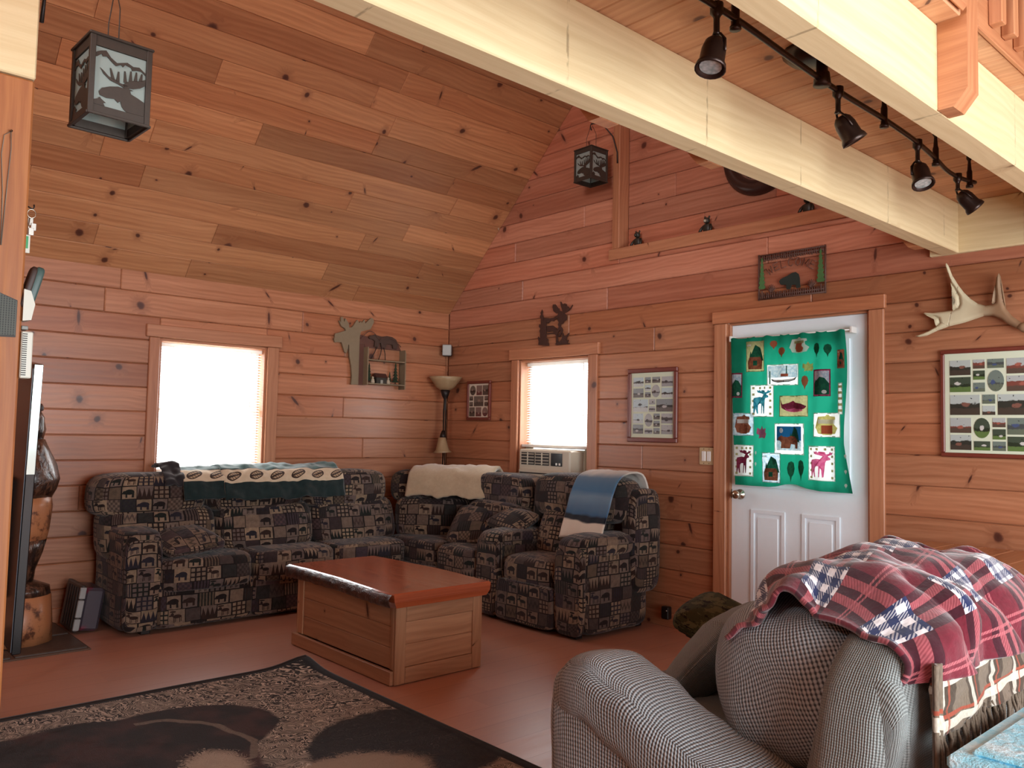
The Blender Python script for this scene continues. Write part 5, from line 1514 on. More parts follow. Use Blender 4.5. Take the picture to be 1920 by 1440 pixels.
# ------------------------------------------------------------------ lanterns, track light, floor lamp, air conditioner, curtain, shelf
FROST = Mat('frosted_mica'); FROST.surface((0.50, 0.58, 0.54, 1), 0.35); FROST = FROST.translucent((0.62, 0.68, 0.66, 1), 0.55)
LANT = plain('lantern_bronze', (60, 50, 42), 0.55, 0.2, var=0.2, scale=60)
def lantern(label, loc, rotz, hook):
    e = thing('moose_lantern', label, 'lantern', loc, rotz, group=None)
    a, h = 0.082, 0.236; t = 0.008
    q = MB()
    for sx in (-1, 1):
        for sy in (-1, 1): q.box(sx*a-t, sx*a+t, sy*a-t, sy*a+t, 0.0, h, 0.001)
    q.box(-a, a, -a-0.004, -a+0.004, 0, 0.026, 0); q.box(-a, a, a-0.004, a+0.004, 0, 0.026, 0); q.box(-a-0.004, -a+0.004, -a, a, 0, 0.026, 0); q.box(a-0.004, a+0.004, -a, a, 0, 0.026, 0)
    q.box(-a, a, -a-0.004, -a+0.004, h-0.03, h, 0); q.box(-a, a, a-0.004, a+0.004, h-0.03, h, 0); q.box(-a-0.004, -a+0.004, -a, a, h-0.03, h, 0); q.box(a-0.004, a+0.004, -a, a, h-0.03, h, 0)
    b = a+0.008
    for s in (-1, 1):
        q.box(-b, b, s*b-0.004, s*b+0.004, -0.006, 0.002, 0.001); q.box(s*b-0.004, s*b+0.004, -b, b, -0.006, 0.002, 0.001)
    q.build('frame', LANT, e)
    q = MB(); q.box(-b-0.004, b+0.004, -b-0.004, b+0.004, h, h+0.008, 0.002); q.box(-0.035, 0.035, -0.035, 0.035, h+0.008, h+0.020, 0.004); q.build('lid', LANT, e)
    for k in range(4):
        R_ = Matrix.Rotation(k*PI/2, 4, 'Z')
        q = MB(); q.box(-a+t, a-t, -a+0.001, -a+0.003, 0.027, h-0.031, 0, T=R_); q.build('pane', FROST, e)
        W, Z0, HH = 2*(a-t), 0.027, h-0.058
        def F(pts): return [(-W/2+x*W, Z0+y*HH) for x, y in pts]
        q = MB()
        q.prism(F([(1,0),(1,.24),(.86,.29),(.72,.33),(.70,.38),(.76,.40),(.62,.42),(.58,.40),(.46,.40),(.30,.36),(.15,.30),(.10,.23),(.12,.17),(.25,.15),(.40,.17),(.47,.12),(.52,.16),(.55,.07),(.60,.02),(.66,0)]), -a-0.001, -a-0.003, T=R_)
        q.prism(F([(.60,.40),(.46,.44),(.30,.47),(.17,.55),(.10,.64),(.16,.61),(.27,.53),(.42,.50),(.50,.47),(.66,.46)]), -a-0.001, -a-0.003, T=R_)
        q.prism(F([(.58,.41),(.55,.46),(.62,.52),(.76,.58),(.88,.60),(1,.66),(1,.55),(.90,.48),(.76,.43)]), -a-0.001, -a-0.003, T=R_)
        for bx, by, tx, ty in ((.36,.50,.30,.68),(.45,.48,.46,.66),(.60,.50,.58,.70),(.70,.55,.70,.73),(.80,.57,.81,.74),(.90,.60,.92,.74)):
            q.prism(F([(bx-.035,by),(bx+.035,by),(tx+.012,ty),(tx-.012,ty)]), -a-0.001, -a-0.003, T=R_)
        q.prism(F([(0,0),(.22,0),(.19,.05),(.24,.06),(.15,.11),(.12,.14),(.08,.10),(0,.07)]), -a-0.001, -a-0.003, T=R_)
        q.prism(F([(0,1),(0,.88),(.10,.93),(.20,.96),(.30,.86),(.42,.80),(.55,.84),(.62,.86),(.74,.82),(.86,.84),(1,.76),(1,.72),(.9,.78),(.80,.77),(.72,.74),(.70,.79),(.58,.81),(.54,.76),(.50,.79),(.40,.74),(.30,.80),(.22,.86),(.14,.84),(.12,.88),(.04,.82),(0,.80)]), -a-0.001, -a-0.003, T=R_)
        q.build('moose_cutout', LANT, e)
    q = MB(); q.tube([(-0.05, 0, h+0.008), (-0.05, 0, h+0.11), (-0.012, 0, h+0.19)], 0.0018, 6); q.tube([(0.05, 0, h+0.008), (0.05, 0, h+0.12), (0.012, 0, h+0.19)], 0.0018, 6)
    q.tube([(0.012*math.cos(t_), 0, h+0.195+0.012*math.sin(t_)) for t_ in [2*PI*i/12 for i in range(12)]], 0.0018, 5, closed=True)
    stuff(q.build('hanging_wire', LANT, e))
    q = MB(); q.lathe([(0, 0.20), (0.022, 0.195), (0.022, 0.14), (0.012, 0.12), (0.0, 0.12)], 12); q.build('socket', plain('socket_black', (30, 28, 28), 0.5), e)
    r = [0.005]*len(hook); r[-1] = 0.006
    Rz = Matrix.Rotation(-rotz, 4, 'Z')
    q = MB(); q.tube([tuple(Rz @ Vector(p)) for p in hook], r, 8); q.build('bracket_hook', BLACKM, e)
    return e
lantern('bronze moose lantern hanging close to the camera beside the left post', (3.362, -3.953, 2.245), math.radians(2),
        [(0.0, 0.012, 0.432), (0.0, 0.0, 0.425), (0.0, -0.014, 0.440), (0.0, -0.03, 0.47), (0.0, -0.09, 0.48), (0.0, -0.15, 0.44), (0.0, -0.194, 0.35), (0.0, -0.199, 0.26)])
lantern('bronze moose lantern on a curved hook high on the gable wall', (1.935, -0.19, 3.205), math.radians(-2),
        [(0.0, 0.0, 0.40), (-0.012, 0.0, 0.425), (-0.005, 0.0, 0.45), (0.05, 0.06, 0.455), (0.10, 0.13, 0.36), (0.115, 0.166, 0.24), (0.115, 0.170, 0.16)])

# track light between the beams
tr = thing('track_light', 'dark bronze rail with four spot heads under the loft boards', 'light', (4.80, -2.0, 2.59))
RAILP = [(4.80, -3.35), (4.835, -3.05), (4.84, -2.77), (4.825, -2.45), (4.812, -2.12), (4.812, -1.77), (4.800, -1.45), (4.775, -1.20), (4.752, -1.02), (4.752, -0.88), (4.775, -0.76)]
ZR = 2.47
# smooth the rail
def crom(P, n=6):
    out = []
    for i in range(len(P)-1):
        p0, p1, p2, p3 = [Vector(P[max(0, min(len(P)-1, i+d))]) for d in (-1, 0, 1, 2)]
        for k in range(n):
            t = k/n; out.append(0.5*((2*p1)+(-p0+p2)*t+(2*p0-5*p1+4*p2-p3)*t*t+(-p0+3*p1-3*p2+p3)*t**3))
    out.append(Vector(P[-1])); return out
q = MB(); q.tube([(p.x-4.8, p.y+2.0, ZR-2.59) for p in crom(RAILP)], 0.0095, 8); q.build('rail', DKBRONZE, tr)
q = MB(); q.lathe([(0.0, 0.0), (0.095, 0.0), (0.095, -0.012), (0.07, -0.035), (0.03, -0.042), (0.0, -0.042)], 24, TR((-0.03, -0.21, 0.0))); q.build('canopy', DKBRONZE, tr)
q = MB(); q.lathe([(0.018, -0.04), (0.018, -0.095), (0.024, -0.10), (0.028, -0.14), (0.0, -0.14)], 12, TR((0.018, -0.24, 0.0))); q.build('canopy_stem', DKBRONZE, tr)
for x, y in ((4.838, -2.77), (4.812, -1.77), (4.778, -1.21), (4.766, -0.80)):
    q = MB(); T_ = TR((x-4.8, y+2.0, 0))
    q.lathe([(0.012, 0.0), (0.012, -0.02), (0.006, -0.03), (0.009, -0.07), (0.012, -0.08), (0.012, -0.135), (0.016, -0.14), (0.016, -0.15), (0.0, -0.15)], 10, T_); q.build('standoff', DKBRONZE, tr)
LENS = Mat('lamp_lens'); nl2 = LENS.vor(LENS.obj(), 90.0, 'F1', '3D')
LENS = LENS.surface(LENS.mix(E(LENS, nl2.outputs['Distance']), (0.85, 0.93, 0.92, 1), (0.35, 0.45, 0.45, 1)), 0.08, 0.6)
def head(x, y, down, aim, first=None):
    """stem hanging from the rail at (x, y); the can points along aim"""
    q = MB(); X, Y, Z = x-4.8, y+2.0, ZR-2.59
    q.lathe([(0.015, 0.014), (0.018, 0.012), (0.018, -0.016), (0.012, -0.022), (0.0085, -0.03), (0.0085, -down+0.01), (0.012, -down), (0.0, -down)], 10, TR((X, Y, Z)))
    st = q.build('lamp_head', DKBRONZE, tr)
    d = Vector(aim).normalized()
    piv = Vector((X, Y, Z-down))
    rot = d.to_track_quat('Z', 'Y').to_matrix().to_4x4()
    T_ = Matrix.Translation(piv + d*0.012) @ rot
    q = MB(); q.lathe([(0.0, 0.0), (0.018, 0.002), (0.028, 0.014), (0.033, 0.035), (0.034, 0.075), (0.040, 0.085), (0.042, 0.098), (0.037, 0.099), (0.034, 0.088), (0.0, 0.088)], 18, T_)
    q.tube([tuple(T_ @ Vector(p)) for p in ((0.036, 0, 0.05), (0.030, 0, 0.012), (0.012, 0, -0.012), (-0.012, 0, -0.012), (-0.030, 0, 0.012), (-0.036, 0, 0.05))], 0.004, 6)
    q.build('spot_can', DKBRONZE, st)
    q = MB(); q.lathe([(0.0, 0.0905), (0.03, 0.0905)], 16, T_, caps=False); q.build('lens', LENS, st)
head(4.838, -2.86, 0.075, (0.02, -0.30, -1.0))
head(4.812, -2.12, 0.075, (0.40, 0.45, -1.0))
head(4.797, -1.44, 0.075, (0.32, -0.28, -1.0))
head(4.752, -0.90, 0.060, (0.50, 0.55, -0.75))

# floor lamp behind the corner
AMBER = Mat('amber_glass'); na = AMBER.noise(AMBER.obj(), 16, 4, 0.6)
AMBER.surface(AMBER.mix(na, srgb(176, 148, 112), srgb(206, 184, 146)), 0.3); AMBER = AMBER.translucent(srgb(214, 190, 150), 0.35)
fl = thing('floor_lamp', 'black torchiere floor lamp with an amber bowl and reading shade in the corner', 'lamp', (0.165, -0.155, 0.0))
q = MB(); q.lathe([(0.0, 0.0), (0.13, 0.0), (0.13, 0.02), (0.05, 0.035), (0.02, 0.05), (0.0, 0.05)], 24); q.build('base', BLACKM, fl)
q = MB(); q.lathe([(0.013, 0.04), (0.013, 1.22), (0.02, 1.26), (0.014, 1.27), (0.017, 1.5), (0.015, 1.52), (0.013, 1.60), (0.030, 1.63), (0.045, 1.68), (0.0, 1.69)], 16); q.build('pole', BLACKM, fl)
q = MB(); q.tube([(0.018, -0.012, 0.05), (0.018, -0.012, 1.5)], 0.004, 6); q.build('pole_highlight', NICKEL, fl)
q = MB(); q.lathe([(0.0, 1.682), (0.05, 1.684), (0.085, 1.71), (0.125, 1.765), (0.150, 1.80), (0.146, 1.802), (0.12, 1.772), (0.08, 1.72), (0.0, 1.692)], 32, caps=False); q.build('bowl_shade', AMBER, fl)
q = MB(); q.tube([(0.0, 0.0, 1.285), (0.015, -0.02, 1.30), (0.02, -0.028, 1.28), (0.02, -0.03, 1.25)], [0.016, 0.022, 0.026, 0.03], 10); q.build('arm', BLACKM, fl)
q = MB(); q.lathe([(0.0, 0.135), (0.032, 0.13), (0.040, 0.10), (0.052, 0.05), (0.062, 0.018), (0.084, 0.0), (0.080, -0.002), (0.058, 0.016), (0.046, 0.05), (0.034, 0.10), (0.0, 0.125)], 24, TR((0.022, -0.032, 1.125), rx=0.06), caps=False); q.build('reading_shade', AMBER, fl)

# window air conditioner
ACW = plain('ac_ivory', (206, 198, 178), 0.45, var=0.03)
ACD = plain('ac_dark', (44, 40, 36), 0.5)
ac = thing('air_conditioner', 'ivory window air conditioner standing in the small window', 'air conditioner', (1.09, -0.03, 0.582))
q = MB(); q.box(0.0, 0.58, -0.06, 0.22, 0.0, 0.60, 0.012); q.build('cabinet', ACW, ac)
q = MB(); q.box(0.02, 0.52, -0.078, -0.06, 0.02, 0.44, 0.006); q.build('front_grille', ACW, ac)
for i in range(13):
    q = MB(); q.box(0.035, 0.505, -0.0795, -0.0775, 0.045+i*0.030, 0.056+i*0.030, 0); q.build('grille_slot', ACD, ac)
for a in (0.035, 0.20):
    q = MB(); q.box(a, a+0.155, -0.0635, -0.0605, 0.475, 0.575, 0); f_ = q.build('air_outlet', ACD, ac)
    for i in range(4):
        q = MB(); q.box(a+0.004, a+0.151, -0.072, -0.062, 0.487+i*0.024, 0.493+i*0.024, 0.001); q.build('louver', ACW, f_)
    q = MB(); q.box(a+0.076, a+0.082, -0.074, -0.062, 0.477, 0.573, 0.001); q.build('louver_post', ACW, f_)
q = MB(); q.box(0.375, 0.50, -0.064, -0.0605, 0.475, 0.575, 0.001); cpnl = q.build('control_panel', GLOSSB, ac)
for x in (0.43, 0.465):
    q = MB(); q.box(x, x+0.018, -0.067, -0.063, 0.482, 0.50, 0.001); q.build('button', WHITE_VINYL, cpnl)
q = MB(); q.box(-0.09, -0.003, 0.10, 0.112, 0.0, 0.612, 0.002)
for i in range(6): q.box(-0.085+i*0.014, -0.079+i*0.014, 0.096, 0.102, 0.01, 0.60, 0.001)
q.build('side_curtain', ACW, ac)
q = MB(); q.box(0.583, 0.662, 0.10, 0.112, 0.0, 0.612, 0.002)
for i in range(6): q.box(0.587+i*0.012, 0.592+i*0.012, 0.096, 0.102, 0.01, 0.60, 0.001)
q.build('side_curtain', ACW, ac)
q = MB(); q.box(-0.09, 0.665, 0.05, 0.12, 0.614, 0.636, 0.003); q.build('top_rail', WHITE_VINYL, ac)

# curtain on the door glass: printed cotton on a white rod
def cloth_print(name, a, b=None, glow=0.5, sc=60):
    m = Mat(name); n = m.noise(m.obj(), sc, 3)
    c1 = srgb(*a); c2 = srgb(*(b or a))
    col = m.mix(m.step(n, 0.42, 0.58), c1, c2)
    m.surface(col, 0.85, spec=0.15)
    return m.translucent(col, glow)
CUR = cloth_print('green_cotton', (22, 128, 98), (28, 134, 104), 0.62, 8)
cu = thing('printed_curtain', 'green cotton curtain printed with lodge patches over the white door window', 'curtain', (3.46, -0.03, 1.49))
def cur(u, v):
    """u across 0..1, v down 0..1 -> metres in the curtain's own frame"""
    xl = 3.062+0.045*v; xr = 3.835+0.012*math.sin(v*7.0)+0.035*max(0, v-0.7)/0.3*0.9
    top = 1.955+0.004*math.sin(u*60); bot = 1.010+0.028*math.exp(-((u-0.5)/0.12)**2)-0.006*u
    y = -0.030-0.010*math.sin(u*17+1.0)*(0.3+v)*0.7-0.008*math.sin(u*41+v*2)-0.035*math.exp(-((u-1.0)/0.05)**2)*0.5
    return (xl+(xr-xl)*u-3.46, y+0.03-0.012, top+(bot-top)*v-1.49)
WINDOWS = []
def cur_at(x, z):
    v = (1.955-z)/(1.955-1.012); u = 0.5
    for _ in range(6):
        xl = 3.062+0.045*v; xr = 3.835+0.012*math.sin(v*7.0)+0.035*max(0, v-0.7)/0.3*0.9
        u = (x-xl)/(xr-xl)
        top = 1.955+0.004*math.sin(u*60); bot = 1.010+0.028*math.exp(-((u-0.5)/0.12)**2)-0.006*u
        v = (top-z)/(top-bot)
    return u, v
def patch(n, pts, m, lift=0.0006, par=None):
    """a printed patch: the outline laid on the cloth just in front of it"""
    if n == 'print_patch' and len(pts) == 4: WINDOWS.append((min(p[0] for p in pts), max(p[0] for p in pts), min(p[1] for p in pts), max(p[1] for p in pts)))
    me = bpy.data.meshes.new(n); bm = bmesh.new()
    f = bm.faces.new([bm.verts.new((x, 0, z)) for x, z in pts])
    bmesh.ops.triangulate(bm, faces=[f], ngon_method='EAR_CLIP')
    for _ in range(6):
        ed = [e_ for e_ in bm.edges if e_.calc_length() > 0.02]
        if not ed: break
        bmesh.ops.subdivide_edges(bm, edges=ed, cuts=1); bmesh.ops.triangulate(bm, faces=[x for x in bm.faces if len(x.verts) > 3])
    for v in bm.verts:
        u, w_ = cur_at(v.co.x, v.co.z); p = cur(u, w_); v.co = (p[0], p[1]-lift, p[2])
    bmesh.ops.recalc_face_normals(bm, faces=bm.faces)
    bm.to_mesh(me); bm.free(); me.materials.append(m)
    o = bpy.data.objects.new(n, me); C.objects.link(o); o.parent = par or cu
    return o
PW = cloth_print('print_white', (222, 224, 218), None, 0.55); PB = cloth_print('print_blue', (170, 200, 212), (206, 222, 226), 0.5)
PK = cloth_print('print_khaki', (150, 150, 104), (164, 160, 112), 0.45); PBR = cloth_print('print_brown', (126, 74, 54), (146, 90, 66), 0.4)
PDG = cloth_print('print_dark_green', (22, 78, 58), (28, 92, 66), 0.4); PPK = cloth_print('print_pink', (214, 96, 146), (222, 120, 160), 0.5)
PMR = cloth_print('print_maroon', (104, 34, 58), (120, 44, 66), 0.35); PTQ = cloth_print('print_turquoise', (36, 128, 150), (70, 160, 176), 0.5)
PNV = cloth_print('print_night', (24, 84, 128), None, 0.45); PBK = cloth_print('print_ink', (32, 40, 36), None, 0.2); POR = cloth_print('print_rust', (176, 92, 66), None, 0.45); PYL = cloth_print('print_straw', (204, 196, 124), (186, 178, 104), 0.5)
def rect(a, b, c, d): return [(a, c), (b, c), (b, d), (a, d)]
def fit(shape, x0, x1, z0, z1): return [(x0+x*(x1-x0), z0+y*(z1-z0)) for x, y in shape]
MOOSE = [(0,.60),(.04,.66),(.30,.70),(.50,.68),(.60,.76),(.56,.80),(.42,.84),(.20,.88),(.16,.98),(.24,.94),(.30,1.0),(.36,.93),(.42,.98),(.48,.90),(.60,.88),(.64,.96),(.68,.88),(.80,.90),(.86,.98),(.90,.92),(1,.97),(.97,.88),(.82,.83),(.74,.80),(.86,.74),(.88,.68),(.82,.66),(.70,.64),(.66,.55),(.62,.46),(.60,.30),(.62,.02),(.56,0),(.52,.30),(.48,.42),(.44,.02),(.39,0),(.40,.42),(.22,.42),(.20,.20),(.22,.02),(.16,0),(.10,.22),(.10,.40),(.05,.04),(0,.02),(.02,.40)]
BEAR = [(0,.72),(.06,.86),(.16,.92),(.22,1.0),(.30,.90),(.46,.86),(.62,.96),(.80,.92),(.94,.74),(1,.45),(.98,.0),(.84,0),(.82,.30),(.62,.34),(.58,0),(.44,0),(.42,.36),(.36,.36),(.32,.02),(.20,0),(.22,.44),(.14,.58),(.04,.60)]
TREE3 = [(0,0),(.12,.62),(.22,.30),(.42,1.0),(.58,.32),(.74,.80),(.82,.40),(1,0)]
PACK = [(.12,.05),(.05,.30),(0,.35),(.18,.55),(.20,.75),(.10,.80),(.12,.95),(.40,.98),(.45,1.06),(.55,1.06),(.60,.98),(.88,.95),(.90,.80),(.80,.75),(.82,.55),(1,.35),(.95,.30),(.88,.05),(.72,.02),(.70,-.02),(.30,-.02),(.28,.02)]
LEAF = [(.5,0),(.52,.2),(.85,.12),(.78,.35),(1,.45),(.85,.6),(.95,.85),(.68,.75),(.5,1),(.34,.75),(.05,.85),(.16,.6),(0,.45),(.22,.35),(.15,.12),(.48,.2)]
SHOE = [(.5,0),(.62,.25),(.85,.40),(1,.65),(.85,.92),(.5,1),(.15,.92),(0,.65),(.15,.40),(.38,.25)]
FISHS = [(0,.95),(.10,.62),(.30,.72),(.45,.86),(.55,.74),(.80,.66),(1,.50),(.92,.34),(.70,.22),(.40,.16),(.20,.26),(.06,.40)]
CANOE = [(0,.45),(.12,.35),(.5,.30),(.85,.42),(1,.62),(.92,.30),(.70,.10),(.25,.06),(.06,.20)]
CONE = SHOE
def cabin(x0, x1, z0, z1, bg):
    p = patch('print_patch', rect(x0, x1, z0, z1), bg)
    dx, dz = x1-x0, z1-z0
    patch('print_trees', fit(TREE3, x0+0.2*dx, x1-0.05*dx, z0+0.35*dz, z1-0.12*dz), PDG, 0.0012, p)
    patch('print_cabin', fit([(0,0),(0,.6),(-.05,.6),(.12,.95),(.88,.95),(1.05,.6),(1,.6),(1,0)], x0+0.16*dx, x1-0.16*dx, z0+0.08*dz, z0+0.50*dz), PBR, 0.0018, p)
    patch('print_cabin_window', rect(x0+0.42*dx, x0+0.60*dx, z0+0.20*dz, z0+0.36*dz), PDG, 0.0022, p)
    patch('print_cloud', rect(x0+0.08*dx, x0+0.32*dx, z1-0.16*dz, z1-0.10*dz), PW, 0.0012, p)
cabin(3.172, 3.303, 1.733, 1.928, PK); cabin(3.283, 3.422, 1.036, 1.223, PB); cabin(3.782, 3.832, 1.73, 1.84, PBR)
for a, b, c, d in ((3.346, 3.392, 1.866, 1.923), (3.398, 3.452, 1.812, 1.878)): patch('print_pinecone', fit(CONE, a, b, c, d), POR)
p = patch('print_patch', fit(PACK, 3.475, 3.606, 1.838, 1.926), PW); patch('print_knapsack', fit(PACK, 3.51, 3.572, 1.842, 1.905), POR, 0.0014, p); patch('print_strap', rect(3.505, 3.575, 1.895, 1.91), PK, 0.0018, p)
for a, b, c, d in ((3.632, 3.676, 1.80, 1.89), (3.70, 3.745, 1.80, 1.88), (3.464, 3.505, 1.047, 1.175), (3.53, 3.572, 1.055, 1.185)): patch('print_snowshoe', fit(SHOE, a, b, c, d), PDG)
patch('print_leaf', fit(LEAF, 3.565, 3.632, 1.713, 1.78), PYL); patch('print_leaf', fit(SHOE, 3.557, 3.60, 1.608, 1.696), POR); patch('print_leaf', fit(LEAF, 3.245, 3.324, 1.298, 1.39), PPK)
p = patch('print_patch', rect(3.328, 3.534, 1.640, 1.772), PW); patch('print_sky', rect(3.336, 3.526, 1.69, 1.764), PB, 0.0012, p); patch('print_canoe', fit(CANOE, 3.355, 3.52, 1.655, 1.715), PBK, 0.0018, p); patch('print_canoe_hull', fit(CANOE, 3.362, 3.512, 1.660, 1.708), PW, 0.0022, p); patch('print_reeds', rect(3.458, 3.464, 1.70, 1.76), PDG, 0.0018, p); patch('print_reeds', rect(3.345, 3.352, 1.65, 1.73), PDG, 0.0018, p); patch('print_paddler', rect(3.42, 3.47, 1.695, 1.712), POR, 0.0024, p)
for a, b in ((3.631, 3.738), (3.072, 3.144)):
    p = patch('print_patch', rect(a, b, 1.568, 1.73), PMR); w_ = b-a
    patch('print_sky', rect(a+0.08*w_, b-0.08*w_, 1.648, 1.72), PB, 0.0012, p); patch('print_hills', fit(TREE3, a+0.08*w_, b-0.08*w_, 1.645, 1.685), PDG, 0.0018, p); patch('print_lake', rect(a+0.08*w_, b-0.08*w_, 1.578, 1.647), PDG, 0.0012, p)
    patch('print_moon', fit([(math.cos(t)*.5+.5, math.sin(t)*.5+.5) for t in [2*PI*i/12 for i in range(12)]], a+0.55*w_, a+0.80*w_, 1.583, 1.606), PW, 0.0018, p)
for x0, x1, z0, z1, mm, nm in ((3.208, 3.370, 1.445, 1.648, PTQ, 'b'), (3.597, 3.769, 1.066, 1.273, PPK, 'p'), (3.096, 3.230, 1.066, 1.266, PMR, 'm')):
    p = patch('print_patch', rect(x0, x1, z0, z1), PW)
    for i in range(4):
        xx = x0+0.02+i*(x1-x0-0.04)/3
        for j in range(5):
            zz = z0+0.02+j*(z1-z0-0.04)/4
            if i in (0, 3) or j == 4: patch('print_check', rect(xx-0.007, xx+0.007, zz-0.007, zz+0.007), PK, 0.0012, p)
    patch('print_moose', fit(MOOSE, x0+0.02, x1-0.015, z0+0.02, z1-0.03), mm, 0.0018, p)
p = patch('print_patch', rect(3.412, 3.596, 1.447, 1.576), PK); patch('print_fish', fit(FISHS, 3.42, 3.588, 1.462, 1.558), PMR, 0.0018, p); patch('print_fish_belly', fit(FISHS, 3.45, 3.57, 1.468, 1.505), PPK, 0.0024, p)
for a, b, dk in ((3.088, 3.23, PBR), (3.636, 3.802, POR)):
    p = patch('print_patch', rect(a, b, 1.325, 1.47), PB if dk is PBR else PW); w_ = b-a
    patch('print_knapsack', fit(PACK, a+0.1*w_, b-0.1*w_, 1.34, 1.452), PYL if dk is POR else PBR, 0.0014, p); patch('print_flap', rect(a+0.2*w_, b-0.2*w_, 1.405, 1.43), PW, 0.0020, p); patch('print_pocket', rect(a+0.3*w_, b-0.3*w_, 1.345, 1.395), dk, 0.0020, p)
p = patch('print_patch', rect(3.375, 3.572, 1.214, 1.406), PW); pi_ = patch('print_night_sky', rect(3.393, 3.555, 1.30, 1.387), PNV, 0.0012, p); patch('print_snow', rect(3.393, 3.555, 1.240, 1.302), PB, 0.0012, p); patch('print_trees', fit(TREE3, 3.47, 3.545, 1.29, 1.385), PDG, 0.0015, p); patch('print_bear', fit(BEAR, 3.402, 3.532, 1.252, 1.332), PBR, 0.0022, p); patch('print_moon', fit([(math.cos(t)*.5+.5, math.sin(t)*.5+.5) for t in [2*PI*i/12 for i in range(12)]], 3.415, 3.44, 1.345, 1.378), PW, 0.0018, p)
p = patch('print_patch', rect(3.788, 3.817, 1.46, 1.645), PW)
for j in range(5): patch('print_check', rect(3.79, 3.815, 1.475+j*0.035, 1.49+j*0.035), PK, 0.0012, p)
for z in (1.20, 1.11, 1.03): patch('print_cone_row', fit(SHOE, 3.822, 3.840, z, z+0.028), PW)
for z in (1.20, 1.13): patch('print_cone_row', fit(SHOE, 3.236, 3.246, z, z+0.03), PW)
# the green ground of the print: the cloth is left open where a pale patch takes its place
q = MB(); q.grid(cur, 170, 150, lambda u, v: (u*0.8, v*0.95))
keep = []
for k, f in enumerate(q.f):
    cx = sum(q.v[i][0] for i in f)/4+3.46; cz = sum(q.v[i][2] for i in f)/4+1.49
    if not any(a+0.005 < cx < b-0.005 and c+0.005 < cz < d-0.005 for a, b, c, d in WINDOWS): keep.append(k)
q.f = [q.f[k] for k in keep]; q.uv = [q.uv[k] for k in keep]; q.sm = [True]*len(keep)
q.build('cloth', CUR, cu)
rod = thing('curtain_rod', 'thin white rod with end bracket carrying the green curtain on the door', 'curtain rod', (3.46, -0.03, 1.955))
q = MB(); q.tube([(-0.41, -0.008, 0), (0.40, -0.008, 0)], 0.004, 8); q.build('rod', WHITE_VINYL, rod)
for s in (-0.405, 0.405):
    q = MB(); q.box(s-0.006, s+0.006, -0.014, 0.051, -0.018, 0.018, 0.001); q.build('bracket', WHITE_VINYL, rod)

# moose-head knick-knack shelf on the left wall
SHW = plain('shelf_taupe', (128, 112, 88), 0.7, var=0.08, scale=30); SHB = plain('shelf_brown', (92, 56, 44), 0.6, var=0.15, scale=30)
GRN = plain('model_pine_green', (38, 56, 36), 0.8, var=0.3, scale=80)
sh = thing('moose_shelf', 'small wall shelf cut as a taupe moose head beside the left window', 'shelf', (0.0, -1.0, 1.68), H)
head_poly = [(-0.051,0.010),(-0.044,0.080),(-0.054,0.165),(-0.074,0.249),(-0.081,0.341),(-0.088,0.346),(-0.090,0.309),(-0.106,0.271),(-0.120,0.276),(-0.139,0.323),(-0.154,0.359),(-0.195,0.355),(-0.219,0.353),(-0.223,0.377),(-0.215,0.426),(-0.178,0.438),(-0.117,0.460),(-0.124,0.477),(-0.159,0.492),(-0.185,0.538),(-0.164,0.528),(-0.166,0.570),(-0.148,0.572),(-0.133,0.531),(-0.124,0.563),(-0.091,0.523),(-0.083,0.487),(-0.055,0.496),(-0.008,0.563),(0.014,0.537),(0.028,0.557),(0.035,0.540),(0.063,0.573),(0.071,0.540),(0.127,0.593),(0.149,0.589),(0.158,0.562),(0.124,0.495),(0.031,0.468),(0.02,0.42),(0.02,0.012)]
q = MB(); q.prism(head_poly, -0.030, -0.014); q.build('moose_head', SHW, sh)
q = MB(); q.box(0.0, 0.072, -0.028, -0.002, 0.012, 0.36, 0.002); q.build('side_panel', SHB, sh)
q = MB(); q.box(0.064, 0.074, -0.095, -0.002, 0.012, 0.335, 0.001, g=2); q.build('side_board', SHW, sh)
q = MB(); q.prism([(0.448,-0.01),(0.458,-0.01),(0.458,0.30),(0.448,0.335)], -0.095, -0.002); q.build('side_board', SHW, sh)
for z in (0.030, 0.232):
    q = MB(); q.box(0.0745, 0.4475, -0.095, -0.002, z-0.010, z, 0.001, g=0); q.build('shelf_board', SHW, sh)
q = MB(); q.prism([(0.0,0.36),(0.02,0.44),(0.10,0.43),(0.20,0.45),(0.30,0.43),(0.40,0.42),(0.43,0.37),(0.448,0.335),(0.0745,0.335),(0.0745,0.36)], -0.024, -0.004); q.build('top_panel', SHB, sh)
q = MB(); q.prism(fit(BEAR, 0.10, 0.40, 0.345, 0.455), -0.044, -0.030); q.build('bear_cutout', plain('dark_bear', (66, 46, 36), 0.6), sh)
q = MB(); q.tube([(0.02+0.19*i/10, -0.05, 0.40+0.075*math.sin(PI*i/10)) for i in range(11)], 0.0035, 6); q.tube([(0.21+0.22*i/10, -0.05, 0.415-0.05*(i/10)**2+0.03*math.sin(PI*i/10)) for i in range(11)], 0.0035, 6); stuff(q.build('twig_arch', TWIG, sh))
q = MB()
for (x0, x1) in ((0.12, 0.06),(0.20,0.03),(0.27,-0.02)): q.tube([(x0, -0.05, 0.233), (x0+x1*0.5, -0.06, 0.29), (x0+x1, -0.05, 0.345)], 0.004, 6)
stuff(q.build('twig_fork', plain('black_twig', (36, 26, 22), 0.7), sh))
def wl(x, y, z): return (-y, -1.0+x, 1.68+z)      # wall-local to world
cabn = thing('toy_cabin', 'tiny dark log cabin ornament on the lower board of the moose shelf', 'ornament', wl(0.215, -0.06, 0.0305), H)
q = MB(); q.box(-0.052, 0.052, -0.028, 0.028, 0, 0.055, 0.002); q.build('wall', plain('cabin_dark', (48, 44, 36), 0.7), cabn)
